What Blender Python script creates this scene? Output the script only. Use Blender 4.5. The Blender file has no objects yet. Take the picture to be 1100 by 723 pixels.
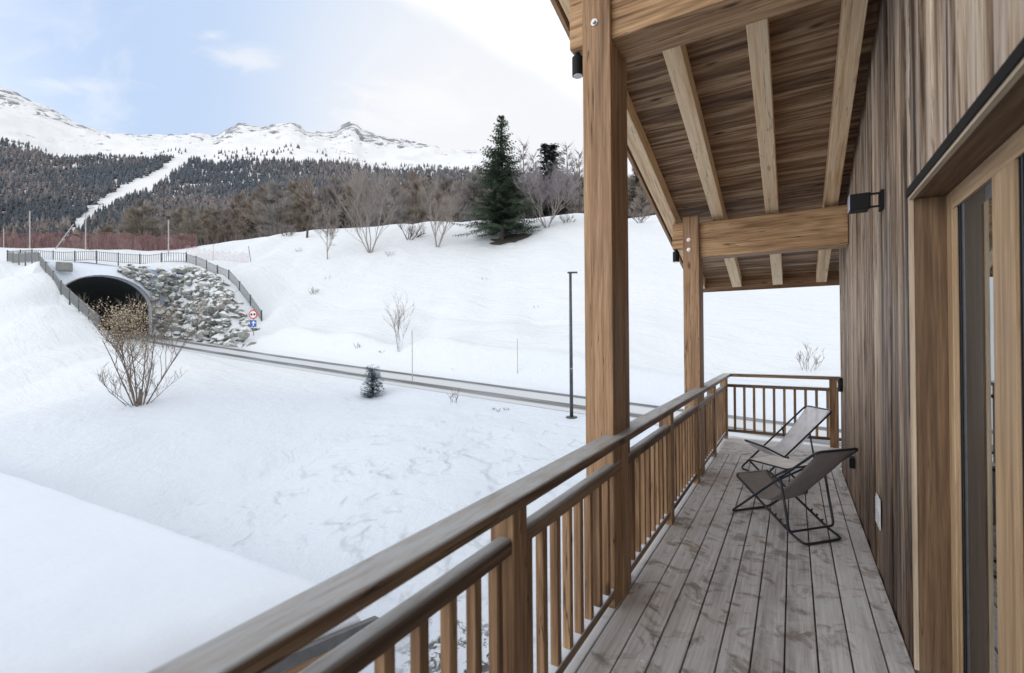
import bpy, math, random
import numpy as np
from mathutils import Vector
rng = np.random.default_rng(7)
random.seed(11)
scene = bpy.context.scene
COL = scene.collection
EYE = 1.65
# ------------------------------------------------------------------ camera
F_PX, YAW, PIT, ROL = 503.9, .5397, .0053, -.0076
fw = np.array([-math.sin(YAW)*math.cos(PIT), math.cos(YAW)*math.cos(PIT), math.sin(PIT)])
rt = np.array([math.cos(YAW), math.sin(YAW), 0.]); up = np.cross(rt, fw)
rt2 = rt*math.cos(ROL)+up*math.sin(ROL); up2 = -rt*math.sin(ROL)+up*math.cos(ROL)
def at(px, py, D):
    """surveyed point: sight line through photo pixel (px, py) at distance D"""
    d = fw*F_PX + rt2*(px-550) + up2*(361.5-py)
    return d*(D/F_PX) + np.array([0, 0, EYE])

# ------------------------------------------------------------------ bookkeeping helpers
def tag(o, label=None, cat=None, group=None, kind=None):
    if label: o['label'] = label
    if cat: o['category'] = cat
    if group: o['group'] = group
    if kind: o['kind'] = kind
    return o
def empty(name, loc, rz=0., label=None, cat=None, group=None):
    o = bpy.data.objects.new(name, None); COL.objects.link(o)
    o.location = loc; o.rotation_euler = (0, 0, rz)
    o.empty_display_size = .1
    return tag(o, label, cat, group)
def copy_tree(o, parent=None):
    c = o.copy(); COL.objects.link(c); c.parent = parent
    for ch in list(o.children):
        copy_tree(ch, c)
    return c

class MB:
    """collects geometry; attributes: wc = grain coordinates, rnd = value per piece"""
    def __init__(s): s.v=[]; s.f=[]; s.wc=[]; s.rn=[]; s.n=0
    def add(s, V, Fs, wc=None, rnd=0.5):
        V = np.asarray(V, float).reshape(-1, 3)
        s.v.append(V); s.f += [tuple(i+s.n for i in f) for f in Fs]
        s.wc.append(V if wc is None else np.asarray(wc, float).reshape(-1, 3))
        r = np.full(len(V), rnd) if np.isscalar(rnd) else np.asarray(rnd)
        s.rn.append(r); s.n += len(V)
    def plank(s, lo, hi, axis=1, rnd=None, top=None):
        """box lo..hi, grain along axis"""
        lo = np.array(lo, float); hi = np.array(hi, float)
        V = np.array([[(lo, hi)[i][0], (lo, hi)[j][1], (lo, hi)[k][2]] for i in (0, 1) for j in (0, 1) for k in (0, 1)])
        Fs = [(0,1,3,2),(4,6,7,5),(0,4,5,1),(2,3,7,6),(0,2,6,4),(1,5,7,3)]
        if top is not None: V = top(V)
        s._grain(V, Fs, axis, rnd)
    def _grain(s, V, Fs, axis, rnd):
        if rnd is None: rnd = random.random()
        off = np.array([random.uniform(0, 60), random.uniform(0, 9), random.uniform(0, 9)])
        order = [axis]+[a for a in (0, 1, 2) if a != axis]
        s.add(V, Fs, V[:, order]+off, rnd)
    def beam(s, a, b, w, h, rnd=None, upv=(0, 0, 1)):
        """straight timber from a to b (bottom centre line), width w, height h above it"""
        a = np.array(a, float); b = np.array(b, float); L = np.linalg.norm(b-a); d = (b-a)/L
        side = np.cross(d, upv); side /= np.linalg.norm(side); u = np.cross(side, d)
        loc = np.array([[x, y, z] for x in (0, L) for y in (-w/2, w/2) for z in (0, h)])
        V = a + loc[:, :1]*d + loc[:, 1:2]*side + loc[:, 2:]*u
        if rnd is None: rnd = random.random()
        off = np.array([random.uniform(0, 60), random.uniform(0, 9), random.uniform(0, 9)])
        s.add(V, [(0,1,3,2),(4,6,7,5),(0,4,5,1),(2,3,7,6),(0,2,6,4),(1,5,7,3)], loc+off, rnd)
    def prism(s, prof, a, b, axis=1, rnd=None, segs=1):
        """profile prof = [(p, q)] in the two axes other than `axis`, swept from a to b along axis"""
        o = [i for i in (0, 1, 2) if i != axis]; n = len(prof); V = []
        for k in range(segs+1):
            t = a+(b-a)*k/segs
            for p in prof:
                q = [0, 0, 0]; q[axis] = t; q[o[0]] = p[0]; q[o[1]] = p[1]; V.append(q)
        Fs = [(k*n+i, k*n+(i+1) % n, (k+1)*n+(i+1) % n, (k+1)*n+i) for k in range(segs) for i in range(n)]
        Fs += [tuple(range(n-1, -1, -1)), tuple(range(segs*n, segs*n+n))]
        s._grain(np.array(V, float), Fs, axis, rnd)
    def tube(s, pts, rad, n=8, rnd=.5, cap=True):
        P = [np.array(p, float) for p in pts]
        if np.isscalar(rad): rad = [rad]*len(P)
        V = []; prev = None
        for i, p in enumerate(P):
            d = P[min(i+1, len(P)-1)]-P[max(i-1, 0)]; d = d/(np.linalg.norm(d)+1e-12)
            if prev is None:
                t = np.array([0, 0, 1.]) if abs(d[2]) < .9 else np.array([1., 0, 0])
                x = np.cross(t, d)
            else: x = prev - d*(prev@d)
            x /= np.linalg.norm(x)+1e-12; prev = x; y = np.cross(d, x)
            for k in range(n):
                a = 2*math.pi*k/n
                V.append(p + rad[i]*(math.cos(a)*x+math.sin(a)*y))
        Fs = [(i*n+k, i*n+(k+1) % n, (i+1)*n+(k+1) % n, (i+1)*n+k) for i in range(len(P)-1) for k in range(n)]
        if cap: Fs += [tuple(range(n-1, -1, -1)), tuple(range((len(P)-1)*n, len(P)*n))]
        s.add(V, Fs, None, rnd)
    def build(s, name, mat, parent=None, smooth=False, bevel=0., bseg=2):
        me = bpy.data.meshes.new(name)
        V = np.vstack(s.v)
        me.from_pydata(V.tolist(), [], s.f); me.update()
        a = me.attributes.new('wc', 'FLOAT_VECTOR', 'POINT'); a.data.foreach_set('vector', np.vstack(s.wc).ravel())
        a = me.attributes.new('rnd', 'FLOAT', 'POINT'); a.data.foreach_set('value', np.concatenate(s.rn))
        me.materials.append(mat)
        if smooth: me.polygons.foreach_set('use_smooth', [True]*len(me.polygons))
        o = bpy.data.objects.new(name, me); COL.objects.link(o)
        if parent: o.parent = parent
        if bevel:
            m = o.modifiers.new('bevel', 'BEVEL'); m.width = bevel; m.segments = bseg; m.limit_method = 'ANGLE'; m.angle_limit = math.radians(50)
        return o
def box(name, lo, hi, mat, parent=None, axis=2, bevel=0., rnd=None):
    m = MB(); m.plank(lo, hi, axis, rnd); return m.build(name, mat, parent, bevel=bevel)
def rel(pts, o):  # world -> local of an unrotated empty
    return np.asarray(pts)-np.array(o.location)

# ------------------------------------------------------------------ materials
class NT:
    def __init__(s, name):
        s.m = bpy.data.materials.new(name); s.m.use_nodes = True; s.t = s.m.node_tree; s.t.nodes.clear()
    def n(s, typ, props=None, **ins):
        x = s.t.nodes.new(typ)
        for k, v in (props or {}).items(): setattr(x, k, v)
        for k, v in ins.items():
            k2 = k.replace('_', ' ') if not k.startswith('i') or not k[1:].isdigit() else int(k[1:])
            sock = x.inputs[k2]
            if isinstance(v, bpy.types.NodeSocket): s.t.links.new(v, sock)
            else: sock.default_value = v
        return x
    def math(s, op, a, b=0., c=None, clamp=False):
        x = s.n('ShaderNodeMath', dict(operation=op, use_clamp=clamp), i0=a, i1=b)
        if c is not None:
            if isinstance(c, bpy.types.NodeSocket): s.t.links.new(c, x.inputs[2])
            else: x.inputs[2].default_value = c
        return x.outputs[0]
    def vmul(s, v, k):
        return s.n('ShaderNodeVectorMath', dict(operation='MULTIPLY'), i0=v, i1=k).outputs[0]
    def noise(s, vec, scale=1., detail=4., rough=.55, dist=0.):
        x = s.n('ShaderNodeTexNoise', None, Scale=scale, Detail=detail, Roughness=rough, Distortion=dist)
        if vec is not None: s.t.links.new(vec, x.inputs['Vector'])
        return x.outputs[0]
    def step(s, v, lo, hi, a=0., b=1.):
        x = s.n('ShaderNodeMapRange', dict(interpolation_type='SMOOTHSTEP'), Value=v)
        x.inputs[1].default_value = lo; x.inputs[2].default_value = hi; x.inputs[3].default_value = a; x.inputs[4].default_value = b
        return x.outputs[0]
    def ramp(s, v, stops):
        x = s.n('ShaderNodeValToRGB', None, Fac=v); e = x.color_ramp.elements
        while len(e) < len(stops): e.new(.5)
        for el, (p, c) in zip(e, stops): el.position = p; el.color = (*c, 1)
        return x.outputs[0]
    def mix(s, f, a, b, mode='MIX'):
        x = s.n('ShaderNodeMix', dict(data_type='RGBA', blend_type=mode), i0=f)
        for i, v in ((6, a), (7, b)):
            if isinstance(v, bpy.types.NodeSocket): s.t.links.new(v, x.inputs[i])
            else: x.inputs[i].default_value = (*v, 1)
        return x.outputs[2]
    def attr(s, name, out=2): return s.n('ShaderNodeAttribute', dict(attribute_name=name)).outputs[out]
    def pos(s): return s.n('ShaderNodeNewGeometry').outputs['Position']
    def nrmz(s): return s.n('ShaderNodeSeparateXYZ', None, Vector=s.n('ShaderNodeNewGeometry').outputs['Normal']).outputs[2]
    def grey(s, v):
        x = s.n('ShaderNodeCombineColor'); [s.t.links.new(v, x.inputs[i]) for i in range(3)]; return x.outputs[0]
    def bsdf(s, color, rough=.6, metal=0., spec=.5, bump=None, bs=.3, bd=.02, **kw):
        b = s.n('ShaderNodeBsdfPrincipled')
        def st(k, v):
            if isinstance(v, bpy.types.NodeSocket): s.t.links.new(v, b.inputs[k])
            elif isinstance(v, (tuple, list)): b.inputs[k].default_value = (*v, 1)
            else: b.inputs[k].default_value = v
        st('Base Color', color); st('Roughness', rough); st('Metallic', metal); st('Specular IOR Level', spec)
        for k, v in kw.items(): st(k.replace('_', ' '), v)
        if bump is not None:
            bb = s.n('ShaderNodeBump', None, Strength=bs, Distance=bd, Height=bump)
            s.t.links.new(bb.outputs[0], b.inputs['Normal'])
        return b.outputs[0]
    def out(s, sh):
        o = s.t.nodes.new('ShaderNodeOutputMaterial'); s.t.links.new(sh, o.inputs[0]); return s.m

def plain(name, c, rough=.5, metal=0., spec=.5, var=.15, sc=8.):
    k = NT(name); n = k.noise(k.pos(), sc, 3)
    col = k.mix(k.step(n, .3, .7), tuple(x*(1-var) for x in c), tuple(min(1, x*(1+var)) for x in c))
    return k.out(k.bsdf(col, rough, metal, spec))

def wood(name, dark, mid, light, rough=.62, knots=1., var=.35, streak=1., sat=None, extra=None, bs=.35, fine=1.):
    k = NT(name); wc = k.attr('wc', 1); rnd = k.attr('rnd', 2)
    broad = k.noise(k.vmul(wc, (.5, 7, 7)), 1., 5, .6, .6)
    f0 = k.noise(k.vmul(wc, (.22, 2.6, 2.6)), 1., 2, .5, .3)
    ring = k.math('SINE', k.math('MULTIPLY', f0, 95.))
    ring = k.math('MULTIPLY_ADD', ring, .5, .5)
    fib = k.noise(k.vmul(wc, (3.5, 110, 110)), 1., 3, .65)
    fib2 = k.noise(k.vmul(wc, (1.1, 34, 34)), 1., 4, .65)
    f2c = k.step(fib2, .33, .67); brc = k.step(broad, .28, .72)
    v = k.math('MULTIPLY_ADD', ring, .20*streak, k.math('MULTIPLY_ADD', f2c, .30*fine, k.math('MULTIPLY', brc, .42)))
    v = k.math('ADD', v, .14+.16*(1-fine)+.06*(1-streak))
    v = k.math('MULTIPLY_ADD', k.math('SUBTRACT', rnd, .5), var, v)
    col = k.ramp(v, [(.22, dark), (.56, mid), (.92, light)])
    col = k.mix(k.step(fib, .35, .7, .35, 0.), col, dark, 'MULTIPLY')
    vor = k.n('ShaderNodeTexVoronoi', dict(feature='F1'), Vector=k.vmul(wc, (2.1, 6.5, 6.5)), Scale=1.)
    kn = k.math('MULTIPLY', k.step(k.math('ADD', vor.outputs['Distance'], k.math('MULTIPLY', fib2, .06)), .08, .19, 1., 0.), .95*knots, clamp=True)
    has = k.math('GREATER_THAN', k.n('ShaderNodeSeparateColor', None, Color=vor.outputs['Color']).outputs[0], .5)
    kn = k.math('MULTIPLY', kn, has)
    col = k.mix(kn, col, tuple(x*.42 for x in dark))
    # fine drying cracks along the grain
    cr = k.noise(k.vmul(wc, (.9, 26, 26)), 1., 2, .5)
    crm = k.math('MULTIPLY', k.step(k.math('ABSOLUTE', k.math('SUBTRACT', cr, .5)), .002, .014, 1., 0.), k.step(broad, .46, .56))
    col = k.mix(k.math('MULTIPLY', crm, min(.8, knots)), col, tuple(x*.25 for x in dark))
    rr = k.step(broad, .3, .7, rough-.1, rough+.12)
    if extra: col, rr = extra(k, col, rr, wc)
    hgt = k.math('ADD', k.math('MULTIPLY', fib2, .8), k.math('MULTIPLY', ring, .25))
    hgt = k.math('SUBTRACT', hgt, k.math('MULTIPLY', crm, .8))
    return k.out(k.bsdf(col, rr, 0, .35, hgt, bs, .004))

def ex_siding(k, col, rr, wc):
    n = k.noise(k.vmul(wc, (.55, 11, 11)), 1., 6, .7, 1.1)      # long vertical weather streaks
    col = k.mix(k.step(n, .46, .64, 0., .72), col, (.46, .40, .36))
    n2 = k.noise(k.vmul(wc, (1.1, 19, 19)), 1.3, 5, .7, 1.2)
    col = k.mix(k.step(n2, .54, .68, 0., .7), col, (.06, .043, .033))
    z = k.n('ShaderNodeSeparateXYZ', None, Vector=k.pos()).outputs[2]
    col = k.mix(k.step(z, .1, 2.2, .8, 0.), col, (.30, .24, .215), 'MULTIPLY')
    return col, rr
def ex_deck(k, col, rr, wc):
    p = k.pos(); n = k.noise(p, 2.3, 6, .68, .9)
    col = k.mix(k.step(n, .48, .68, 0., .55), col, (.66, .68, .73))     # hoar frost
    n2 = k.noise(p, 5.1, 5, .65, 1.2)
    col = k.mix(k.step(n2, .50, .66, 0., .75), col, (.19, .155, .13))    # damp stains
    sx = k.n('ShaderNodeSeparateXYZ', None, Vector=p)
    edge = k.math('ADD', sx.outputs[0], k.math('MULTIPLY', n, .12))
    col = k.mix(k.step(edge, -.93, -.84, .75, 0.), col, (.72, .75, .80))   # thin snow by the edge
    far = k.math('ADD', sx.outputs[1], k.math('MULTIPLY', n, .5))
    col = k.mix(k.step(far, 8.25, 8.45, 0., .85), col, (.78, .80, .84))
    return col, rr
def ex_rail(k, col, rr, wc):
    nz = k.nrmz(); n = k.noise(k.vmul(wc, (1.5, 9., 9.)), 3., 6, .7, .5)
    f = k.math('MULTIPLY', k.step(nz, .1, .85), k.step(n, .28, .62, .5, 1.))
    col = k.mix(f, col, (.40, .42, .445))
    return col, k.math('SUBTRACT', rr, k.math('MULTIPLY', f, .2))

M = {}
DIRT = at(500, 715, 6.9)
UDW = .8336*rt-.5524*np.array([-math.sin(YAW), math.cos(YAW), 0]); VDW = .5524*rt+.8336*np.array([-math.sin(YAW), math.cos(YAW), 0])
M['post'] = wood('post_timber', (.17, .092, .048), (.39, .24, .135), (.53, .35, .21), streak=.6)
M['beam'] = wood('beam_timber', (.19, .10, .05), (.49, .305, .16), (.68, .46, .265), fine=1.3, var=.2)
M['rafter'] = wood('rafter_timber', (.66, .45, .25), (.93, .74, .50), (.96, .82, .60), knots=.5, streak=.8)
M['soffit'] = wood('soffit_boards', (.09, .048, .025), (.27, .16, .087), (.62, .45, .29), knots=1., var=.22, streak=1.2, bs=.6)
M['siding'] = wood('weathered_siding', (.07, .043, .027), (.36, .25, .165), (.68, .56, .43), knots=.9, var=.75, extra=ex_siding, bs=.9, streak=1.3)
M['deck'] = wood('grey_decking', (.40, .385, .385), (.68, .665, .675), (.80, .785, .80), knots=.18, var=.16, extra=ex_deck, bs=.35, fine=.6, streak=.5)
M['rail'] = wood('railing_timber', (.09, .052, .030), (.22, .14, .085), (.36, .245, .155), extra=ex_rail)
M['balus'] = wood('baluster_timber', (.14, .074, .037), (.34, .205, .11), (.51, .335, .19), var=.3)
M['jamb'] = wood('jamb_timber', (.115, .068, .038), (.215, .135, .078), (.30, .20, .12), knots=.5, streak=.5)
M['frame'] = wood('window_frame_timber', (.32, .21, .12), (.50, .355, .215), (.60, .45, .29), knots=.2, streak=.3, var=.1, bs=.12)
M['edge'] = wood('pale_timber_edge', (.42, .33, .24), (.58, .48, .36), (.68, .58, .46), knots=.1)
M['black'] = plain('black_metal', (.006, .006, .008), .6, 0., .25)
M['tube'] = plain('dark_blue_black_tube', (.022, .026, .036), .35, .2)
M['steel'] = plain('zinc_bolt', (.55, .56, .58), .35, .9)
M['white_pl'] = plain('white_plastic', (.72, .74, .78), .4)
M['lens'] = plain('reflection_tinted_lens', (.55, .62, .78), .15)  # floodlight glass, bluish reflection put into its base colour
M['pole'] = plain('dark_grey_pole', (.07, .073, .08), .45, .3)
M['fence'] = plain('galvanised_grey', (.21, .225, .235), .5, .3)
M['concrete'] = plain('portal_concrete', (.24, .24, .235), .8, sc=2.)
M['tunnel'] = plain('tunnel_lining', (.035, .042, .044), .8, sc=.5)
M['bark2'] = plain('brown_grey_stems', (.17, .135, .11), .85, sc=12)
M['bark'] = plain('dark_bark', (.10, .08, .068), .85, sc=12)
M['barkg'] = plain('grey_bark', (.30, .27, .25), .85, sc=12)
M['twig'] = plain('fine_twigs', (.27, .235, .22), .85, sc=3)
M['twigp'] = plain('mauve_grey_twigs', (.26, .235, .25), .85, sc=3)
M['slat'] = plain('whitish_stake', (.42, .40, .39), .7)
M['red'] = plain('sign_red', (.62, .03, .04), .4)
M['blue'] = plain('sign_blue', (.02, .12, .48), .4)
M['signw'] = plain('sign_white', (.8, .8, .8), .4, var=.03)
M['sash'] = plain('grey_sash', (.085, .09, .10), .4, sc=20.)
k = NT('brown_grey_panel'); k_n = k.noise(k.vmul(k.pos(), (1., 14., .6)), 3., 4); M['panel'] = k.out(k.bsdf(k.mix(k.step(k_n, .3, .7), (.040, .034, .029), (.075, .066, .058)), .32, 0, .4))
M['dark_int'] = plain('dark_interior', (.035, .026, .02), .8)
M['membrane'] = plain('grey_roof_edging', (.10, .105, .11), .5)

def ex_sling(base, trans, name):
    k = NT(name); p = k.attr('wc', 1)
    w = k.n('ShaderNodeTexWave', dict(bands_direction='X'), Vector=p, Scale=60.).outputs[0]
    n = k.noise(p, 9., 4)
    col = k.mix(k.step(n, .3, .7), tuple(x*.9 for x in base), tuple(x*1.08 for x in base))
    b = k.bsdf(col, .75, 0, .3, w, .15, .002)
    tr = k.n('ShaderNodeBsdfTransparent').outputs[0]; tl = k.n('ShaderNodeBsdfTranslucent', None, Color=(*base, 1)).outputs[0]
    m = k.n('ShaderNodeMixShader', None, i0=.18, i1=b, i2=tl).outputs[0]
    return k.out(k.n('ShaderNodeMixShader', None, i0=trans, i1=m, i2=tr).outputs[0])
M['sling'] = ex_sling((.36, .335, .335), .12, 'taupe_mesh_sling')
M['stool'] = ex_sling((.90, .91, .93), .02, 'white_stool_fabric')
M['sling2'] = ex_sling((.80, .81, .86), .30, 'pale_mesh_sling')

def snow(name, near=True, rocks=False):
    k = NT(name); p = k.pos()
    base = k.mix(k.step(k.noise(p, .05, 3), .35, .65), (.61, .67, .755), (.655, .705, .775))
    if rocks:
        c = k.n('ShaderNodeTexCoord')
        n = k.noise(k.vmul(p, (1., 1., 1.6)), .016, 10, .76, .8)
        el = k.attr('rnd', 2)            # 0 at the foot, 1 on the ridge line
        slope = k.nrmz()
        th = k.math('ADD', n, k.math('MULTIPLY', k.step(el, .74, 1.), .115))
        th = k.math('SUBTRACT', th, k.math('MULTIPLY', k.step(slope, .75, .97), .07))
        n3 = k.noise(p, .05, 6, .7)
        th = k.math('ADD', th, k.math('MULTIPLY', k.math('SUBTRACT', n3, .5), .16))
        rk = k.math('MULTIPLY', k.step(th, .585, .612), .95); base = k.mix(0., (.76, .785, .82), (.76, .785, .82))
        rcol = k.mix(k.step(n3, .3, .7), (.11, .12, .15), (.30, .31, .35))
        base = k.mix(rk, base, rcol)
        return k.out(k.bsdf(base, .75, 0, .2, k.math('SUBTRACT', n3, k.math('MULTIPLY', rk, .3)), .5, 5.))
    n1 = k.noise(p, .55, 6, .6, .3); n2 = k.noise(p, 3.6, 5, .6, .2)
    x = k.n('ShaderNodeSeparateXYZ', None, Vector=p)
    # trampled patch beyond the balcony
    d = k.n('ShaderNodeVectorMath', dict(operation='DISTANCE'), i0=p, i1=(-6.0, 8.0, -2.3)).outputs['Value']
    bl = k.noise(p, 1.7, 2, .45, .25); bl2 = k.noise(p, .8, 2, .5)
    foot = k.math('SUBTRACT', 1., k.math('MULTIPLY', k.step(bl, .46, .70), k.math('MULTIPLY', k.step(bl2, .40, .55), k.step(k.math('ADD', d, k.math('MULTIPLY', n1, 4.)), 10., 5., .1, 1.))))
    h = k.math('ADD', k.math('MULTIPLY', n1, 1.1), k.math('MULTIPLY', n2, .16))
    h = k.math('ADD', h, k.math('MULTIPLY', foot, .55))
    st_ = k.n('ShaderNodeVectorMath', dict(operation='DOT_PRODUCT'), i0=p, i1=(float(UDW[0]), float(UDW[1]), 0.)).outputs['Value']
    sv_ = k.n('ShaderNodeVectorMath', dict(operation='DOT_PRODUCT'), i0=p, i1=(float(VDW[0]), float(VDW[1]), 0.)).outputs['Value']
    cv_ = k.n('ShaderNodeCombineXYZ', None, X=k.math('MULTIPLY', st_, .11), Y=k.math('MULTIPLY', sv_, .75), Z=0.).outputs[0]
    dr = k.noise(cv_, 1.1, 4, .55, 1.6)
    far_ = k.step(k.n('ShaderNodeVectorMath', dict(operation='LENGTH'), i0=p).outputs['Value'], 16., 30.)
    h = k.math('ADD', h, k.math('MULTIPLY', k.math('MULTIPLY', dr, far_), .75))
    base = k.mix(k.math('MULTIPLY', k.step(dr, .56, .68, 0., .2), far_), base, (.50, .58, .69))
    sp_ = k.noise(p, 2.6, 3, .6); base = k.mix(k.math('MULTIPLY', k.step(sp_, .735, .75), .7), base, (.20, .18, .16))
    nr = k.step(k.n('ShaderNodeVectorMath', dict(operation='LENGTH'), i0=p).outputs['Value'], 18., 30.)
    base = k.mix(nr, (.625, .69, .785), k.mix(n1, (.675, .725, .785), (.72, .76, .81)))  # nearer snow darker and bluer, a shading difference put into the colour
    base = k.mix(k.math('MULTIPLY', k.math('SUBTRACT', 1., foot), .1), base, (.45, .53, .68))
    # bare dirty ground close to the house
    d2 = k.n('ShaderNodeVectorMath', dict(operation='DISTANCE'), i0=p, i1=tuple(float(q) for q in DIRT)).outputs['Value']
    n4 = k.noise(p, 4.5, 7, .75, .5)
    dm = k.math('MULTIPLY', k.step(n4, .50, .57), k.step(k.math('ADD', d2, k.math('MULTIPLY', n1, 1.0)), .9, 1.9, 1., 0.))
    base = k.mix(dm, base, (.05, .045, .038))
    return k.out(k.bsdf(base, .6, 0, .25, h, .55, .32))
M['snow'] = snow('snow_cover')
M['snowm'] = snow('mountain_snow_and_rock', rocks=True)
k = NT('roof_snow'); n = k.noise(k.pos(), .8, 5); M['snowr'] = k.out(k.bsdf((.74, .81, .925), .6, 0, .25, n, .25, .2))
def snow_capped(name, c1, c2, lo=.45, hi=.7, ns=3.):
    k = NT(name); p = k.pos(); n = k.noise(p, ns, 6, .65)
    col = k.mix(k.step(k.math('ADD', n, k.math('MULTIPLY', k.attr('rnd', 2), .3)), .4, .85), c1, c2)
    s = k.step(k.math('ADD', k.nrmz(), k.math('MULTIPLY', k.math('SUBTRACT', n, .5), .5)), lo, hi)
    col = k.mix(s, col, (.72, .755, .80))
    return k.out(k.bsdf(col, .8, 0, .2, n, .6, .15))
M['boulder'] = snow_capped('snowy_boulders', (.10, .115, .11), (.38, .39, .37), .40, .56, 2.4)
M['portal'] = snow_capped('snowy_concrete', (.45, .46, .46), (.62, .63, .63), .3, .6)
k = NT('road_surface'); p = k.pos(); v = k.attr('wc', 1); vy = k.n('ShaderNodeSeparateXYZ', None, Vector=v).outputs[1]
n = k.noise(k.vmul(v, (.15, 2., 1.)), 1.5, 5, .65, .4)
t = k.math('ADD', k.math('ABSOLUTE', vy), k.math('MULTIPLY', k.math('SUBTRACT', n, .5), .5))
tr = k.math('MULTIPLY', k.step(t, .62, .95), k.step(t, 1.85, 1.45))
vx = k.n('ShaderNodeSeparateXYZ', None, Vector=v).outputs[0]
tr = k.math('MAXIMUM', tr, k.step(vx, 14., 4., 0., .9))
col = k.mix(tr, (.56, .59, .63), (.075, .08, .09)); col = k.mix(k.step(n, .3, .6, .35, 0.), col, (.6, .65, .7))
M['road'] = k.out(k.bsdf(col, .55, 0, .4, n, .3, .05))
def vcol_mat(name, rough=.85, trans=0.):
    k = NT(name); c = k.attr('col', 0); return k.out(k.bsdf(c, rough, 0, .15))
M['vcol'] = vcol_mat('forest_foliage')
def leafmat(name, a, b, c=None):
    k = NT(name); r = k.attr('rnd', 2); return k.out(k.bsdf(k.ramp(r, [(0., a), (1., b)]), .8, 0, .15))
M['needle'] = leafmat('spruce_needles', (.040, .066, .046), (.22, .28, .19))
M['needleb'] = leafmat('frosted_needles', (.05, .085, .10), (.26, .32, .38))
M['dryleaf'] = leafmat('dry_tan_leaves', (.36, .29, .19), (.68, .60, .45))
M['larch'] = leafmat('bare_larch_twigs', (.15, .125, .11), (.40, .345, .30))
M['netr'] = None
def net(name, c, cover):
    k = NT(name); wc = k.attr('wc', 1)
    n = k.noise(wc, 3., 3)
    b = k.bsdf(k.mix(n, tuple(x*.7 for x in c), c), .8)
    tr = k.n('ShaderNodeBsdfTransparent').outputs[0]
    return k.out(k.n('ShaderNodeMixShader', None, i0=k.math('MULTIPLY_ADD', k.step(n, .3, .7), .25, cover-.12), i1=tr, i2=b).outputs[0])
M['netr'] = net('red_safety_netting', (.25, .10, .115), .34)
M['netp'] = net('faded_pink_netting', (.6, .45, .50), .22)
k = NT('window_glass')
fr = k.n('ShaderNodeFresnel', None, IOR=1.6).outputs[0]
gl = k.n('ShaderNodeBsdfGlossy', None, Color=(.9, .93, .95, 1), Roughness=.012).outputs[0]
tr = k.n('ShaderNodeBsdfTransparent', None, Color=(.45, .46, .46, 1)).outputs[0]
M['glass'] = k.out(k.n('ShaderNodeMixShader', None, i0=k.math('MULTIPLY_ADD', fr, 1., .28, clamp=True), i1=tr, i2=gl).outputs[0])

# ------------------------------------------------------------------ terrain
UD = np.array([.8336, -.5524]); VD = np.array([.5524, .8336]); O = np.array([-39.7, 46.])  # in (lateral, depth)
R2 = np.array([rt[0], rt[1]]); F2 = np.array([-math.sin(YAW), math.cos(YAW)])
def uv2xy(u, v):
    lat = O[0]+u*UD[0]+v*VD[0]; dep = O[1]+u*UD[1]+v*VD[1]
    return lat*R2[0]+dep*F2[0], lat*R2[1]+dep*F2[1]
def xy2uv(x, y):
    lat = x*R2[0]+y*R2[1]-O[0]; dep = x*F2[0]+y*F2[1]-O[1]
    return lat*UD[0]+dep*UD[1], lat*VD[0]+dep*VD[1]
def on_v(px, py, v):
    """point of the sight line through (px, py) on the vertical plane v = const"""
    lo, hi = 5., 200.
    f = lambda D: (lambda p: xy2uv(p[0], p[1])[1]-v)(at(px, py, D))
    a = f(lo)
    for _ in range(50):
        mid = (lo+hi)/2
        if (f(mid) > 0) == (a > 0): lo = mid
        else: hi = mid
    p = at(px, py, mid); u, vv = xy2uv(p[0], p[1]); return u, p[2], p
ROADV = 1.2
rp = [on_v(x, y, ROADV) for x, y in ((130, 359.5), (150, 362), (200, 370), (300, 385.3), (448, 409), (609, 432), (690, 441), (800, 455), (900, 468))]
RU = np.array([p[0] for p in rp]); RZ = np.array([p[1] for p in rp])
o_ = np.argsort(RU); RU, RZ = RU[o_], RZ[o_]
print('road', np.round(RU, 1), np.round(RZ, 2))
pf = np.polyfit(RU, RZ, 2)
def zr(u): return np.polyval(pf, np.clip(u, -5, 75))-.0*u
FR = [on_v(x, y, 8.) for x, y in ((200, 283), (215, 288), (230, 294), (247, 303), (262, 318), (272, 331), (281, 350))]
FL = [on_v(x, y, -4.7) for x, y in ((8, 280), (17, 284), (40, 299), (65, 318), (80, 331), (99.6, 348), (107, 357))]
print('FR', [(round(a, 1), round(b, 2)) for a, b, _ in FR]); print('FL', [(round(a, 1), round(b, 2)) for a, b, _ in FL])
ctl = []
def C(px, py, D): ctl.append(at(px, py, D))
for f in FR+FL: ctl.append(f[2])
for f in FL:
    x, y = uv2xy(f[0], -6.2); ctl.append(np.array([x, y, f[1]-.05]))
for f in (FR[0], FR[2], FR[4]):
    x, y = uv2xy(f[0], 5.5); ctl.append(np.array([x, y, f[1]-.25]))
for a in ((20, 60), (28, 48), (35, 36), (45, 30), (55, 22), (63, 15), (72, 5)):
    pass
for u in (17, 22, 28, 34, 40, 46, 52, 58, 66, 74):
    for v in (-1.8, 3.6):
        x, y = uv2xy(u, v); ctl.append(np.array([x, y, float(zr(u))+(.35 if v > 3 else .05)]))
for u in (12, 16, 22, 30, 38, 46):   # ploughed bank behind the road
    x, y = uv2xy(u, 9.5 if u < 20 else 6.); ctl.append(np.array([x, y, float(zr(u))+(1.6 if u > 20 else 3.0 if u < 14 else 2.)]))
for u, v, z in ((-1, .8, 9.35), (-6, .8, 9.6), (-12, .8, 9.7), (-1, -3, 9.3), (-1, 5, 9.5), (-9, 6, 10.1)):
    x, y = uv2xy(u, v); ctl.append(np.array([x, y, z]))
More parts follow.
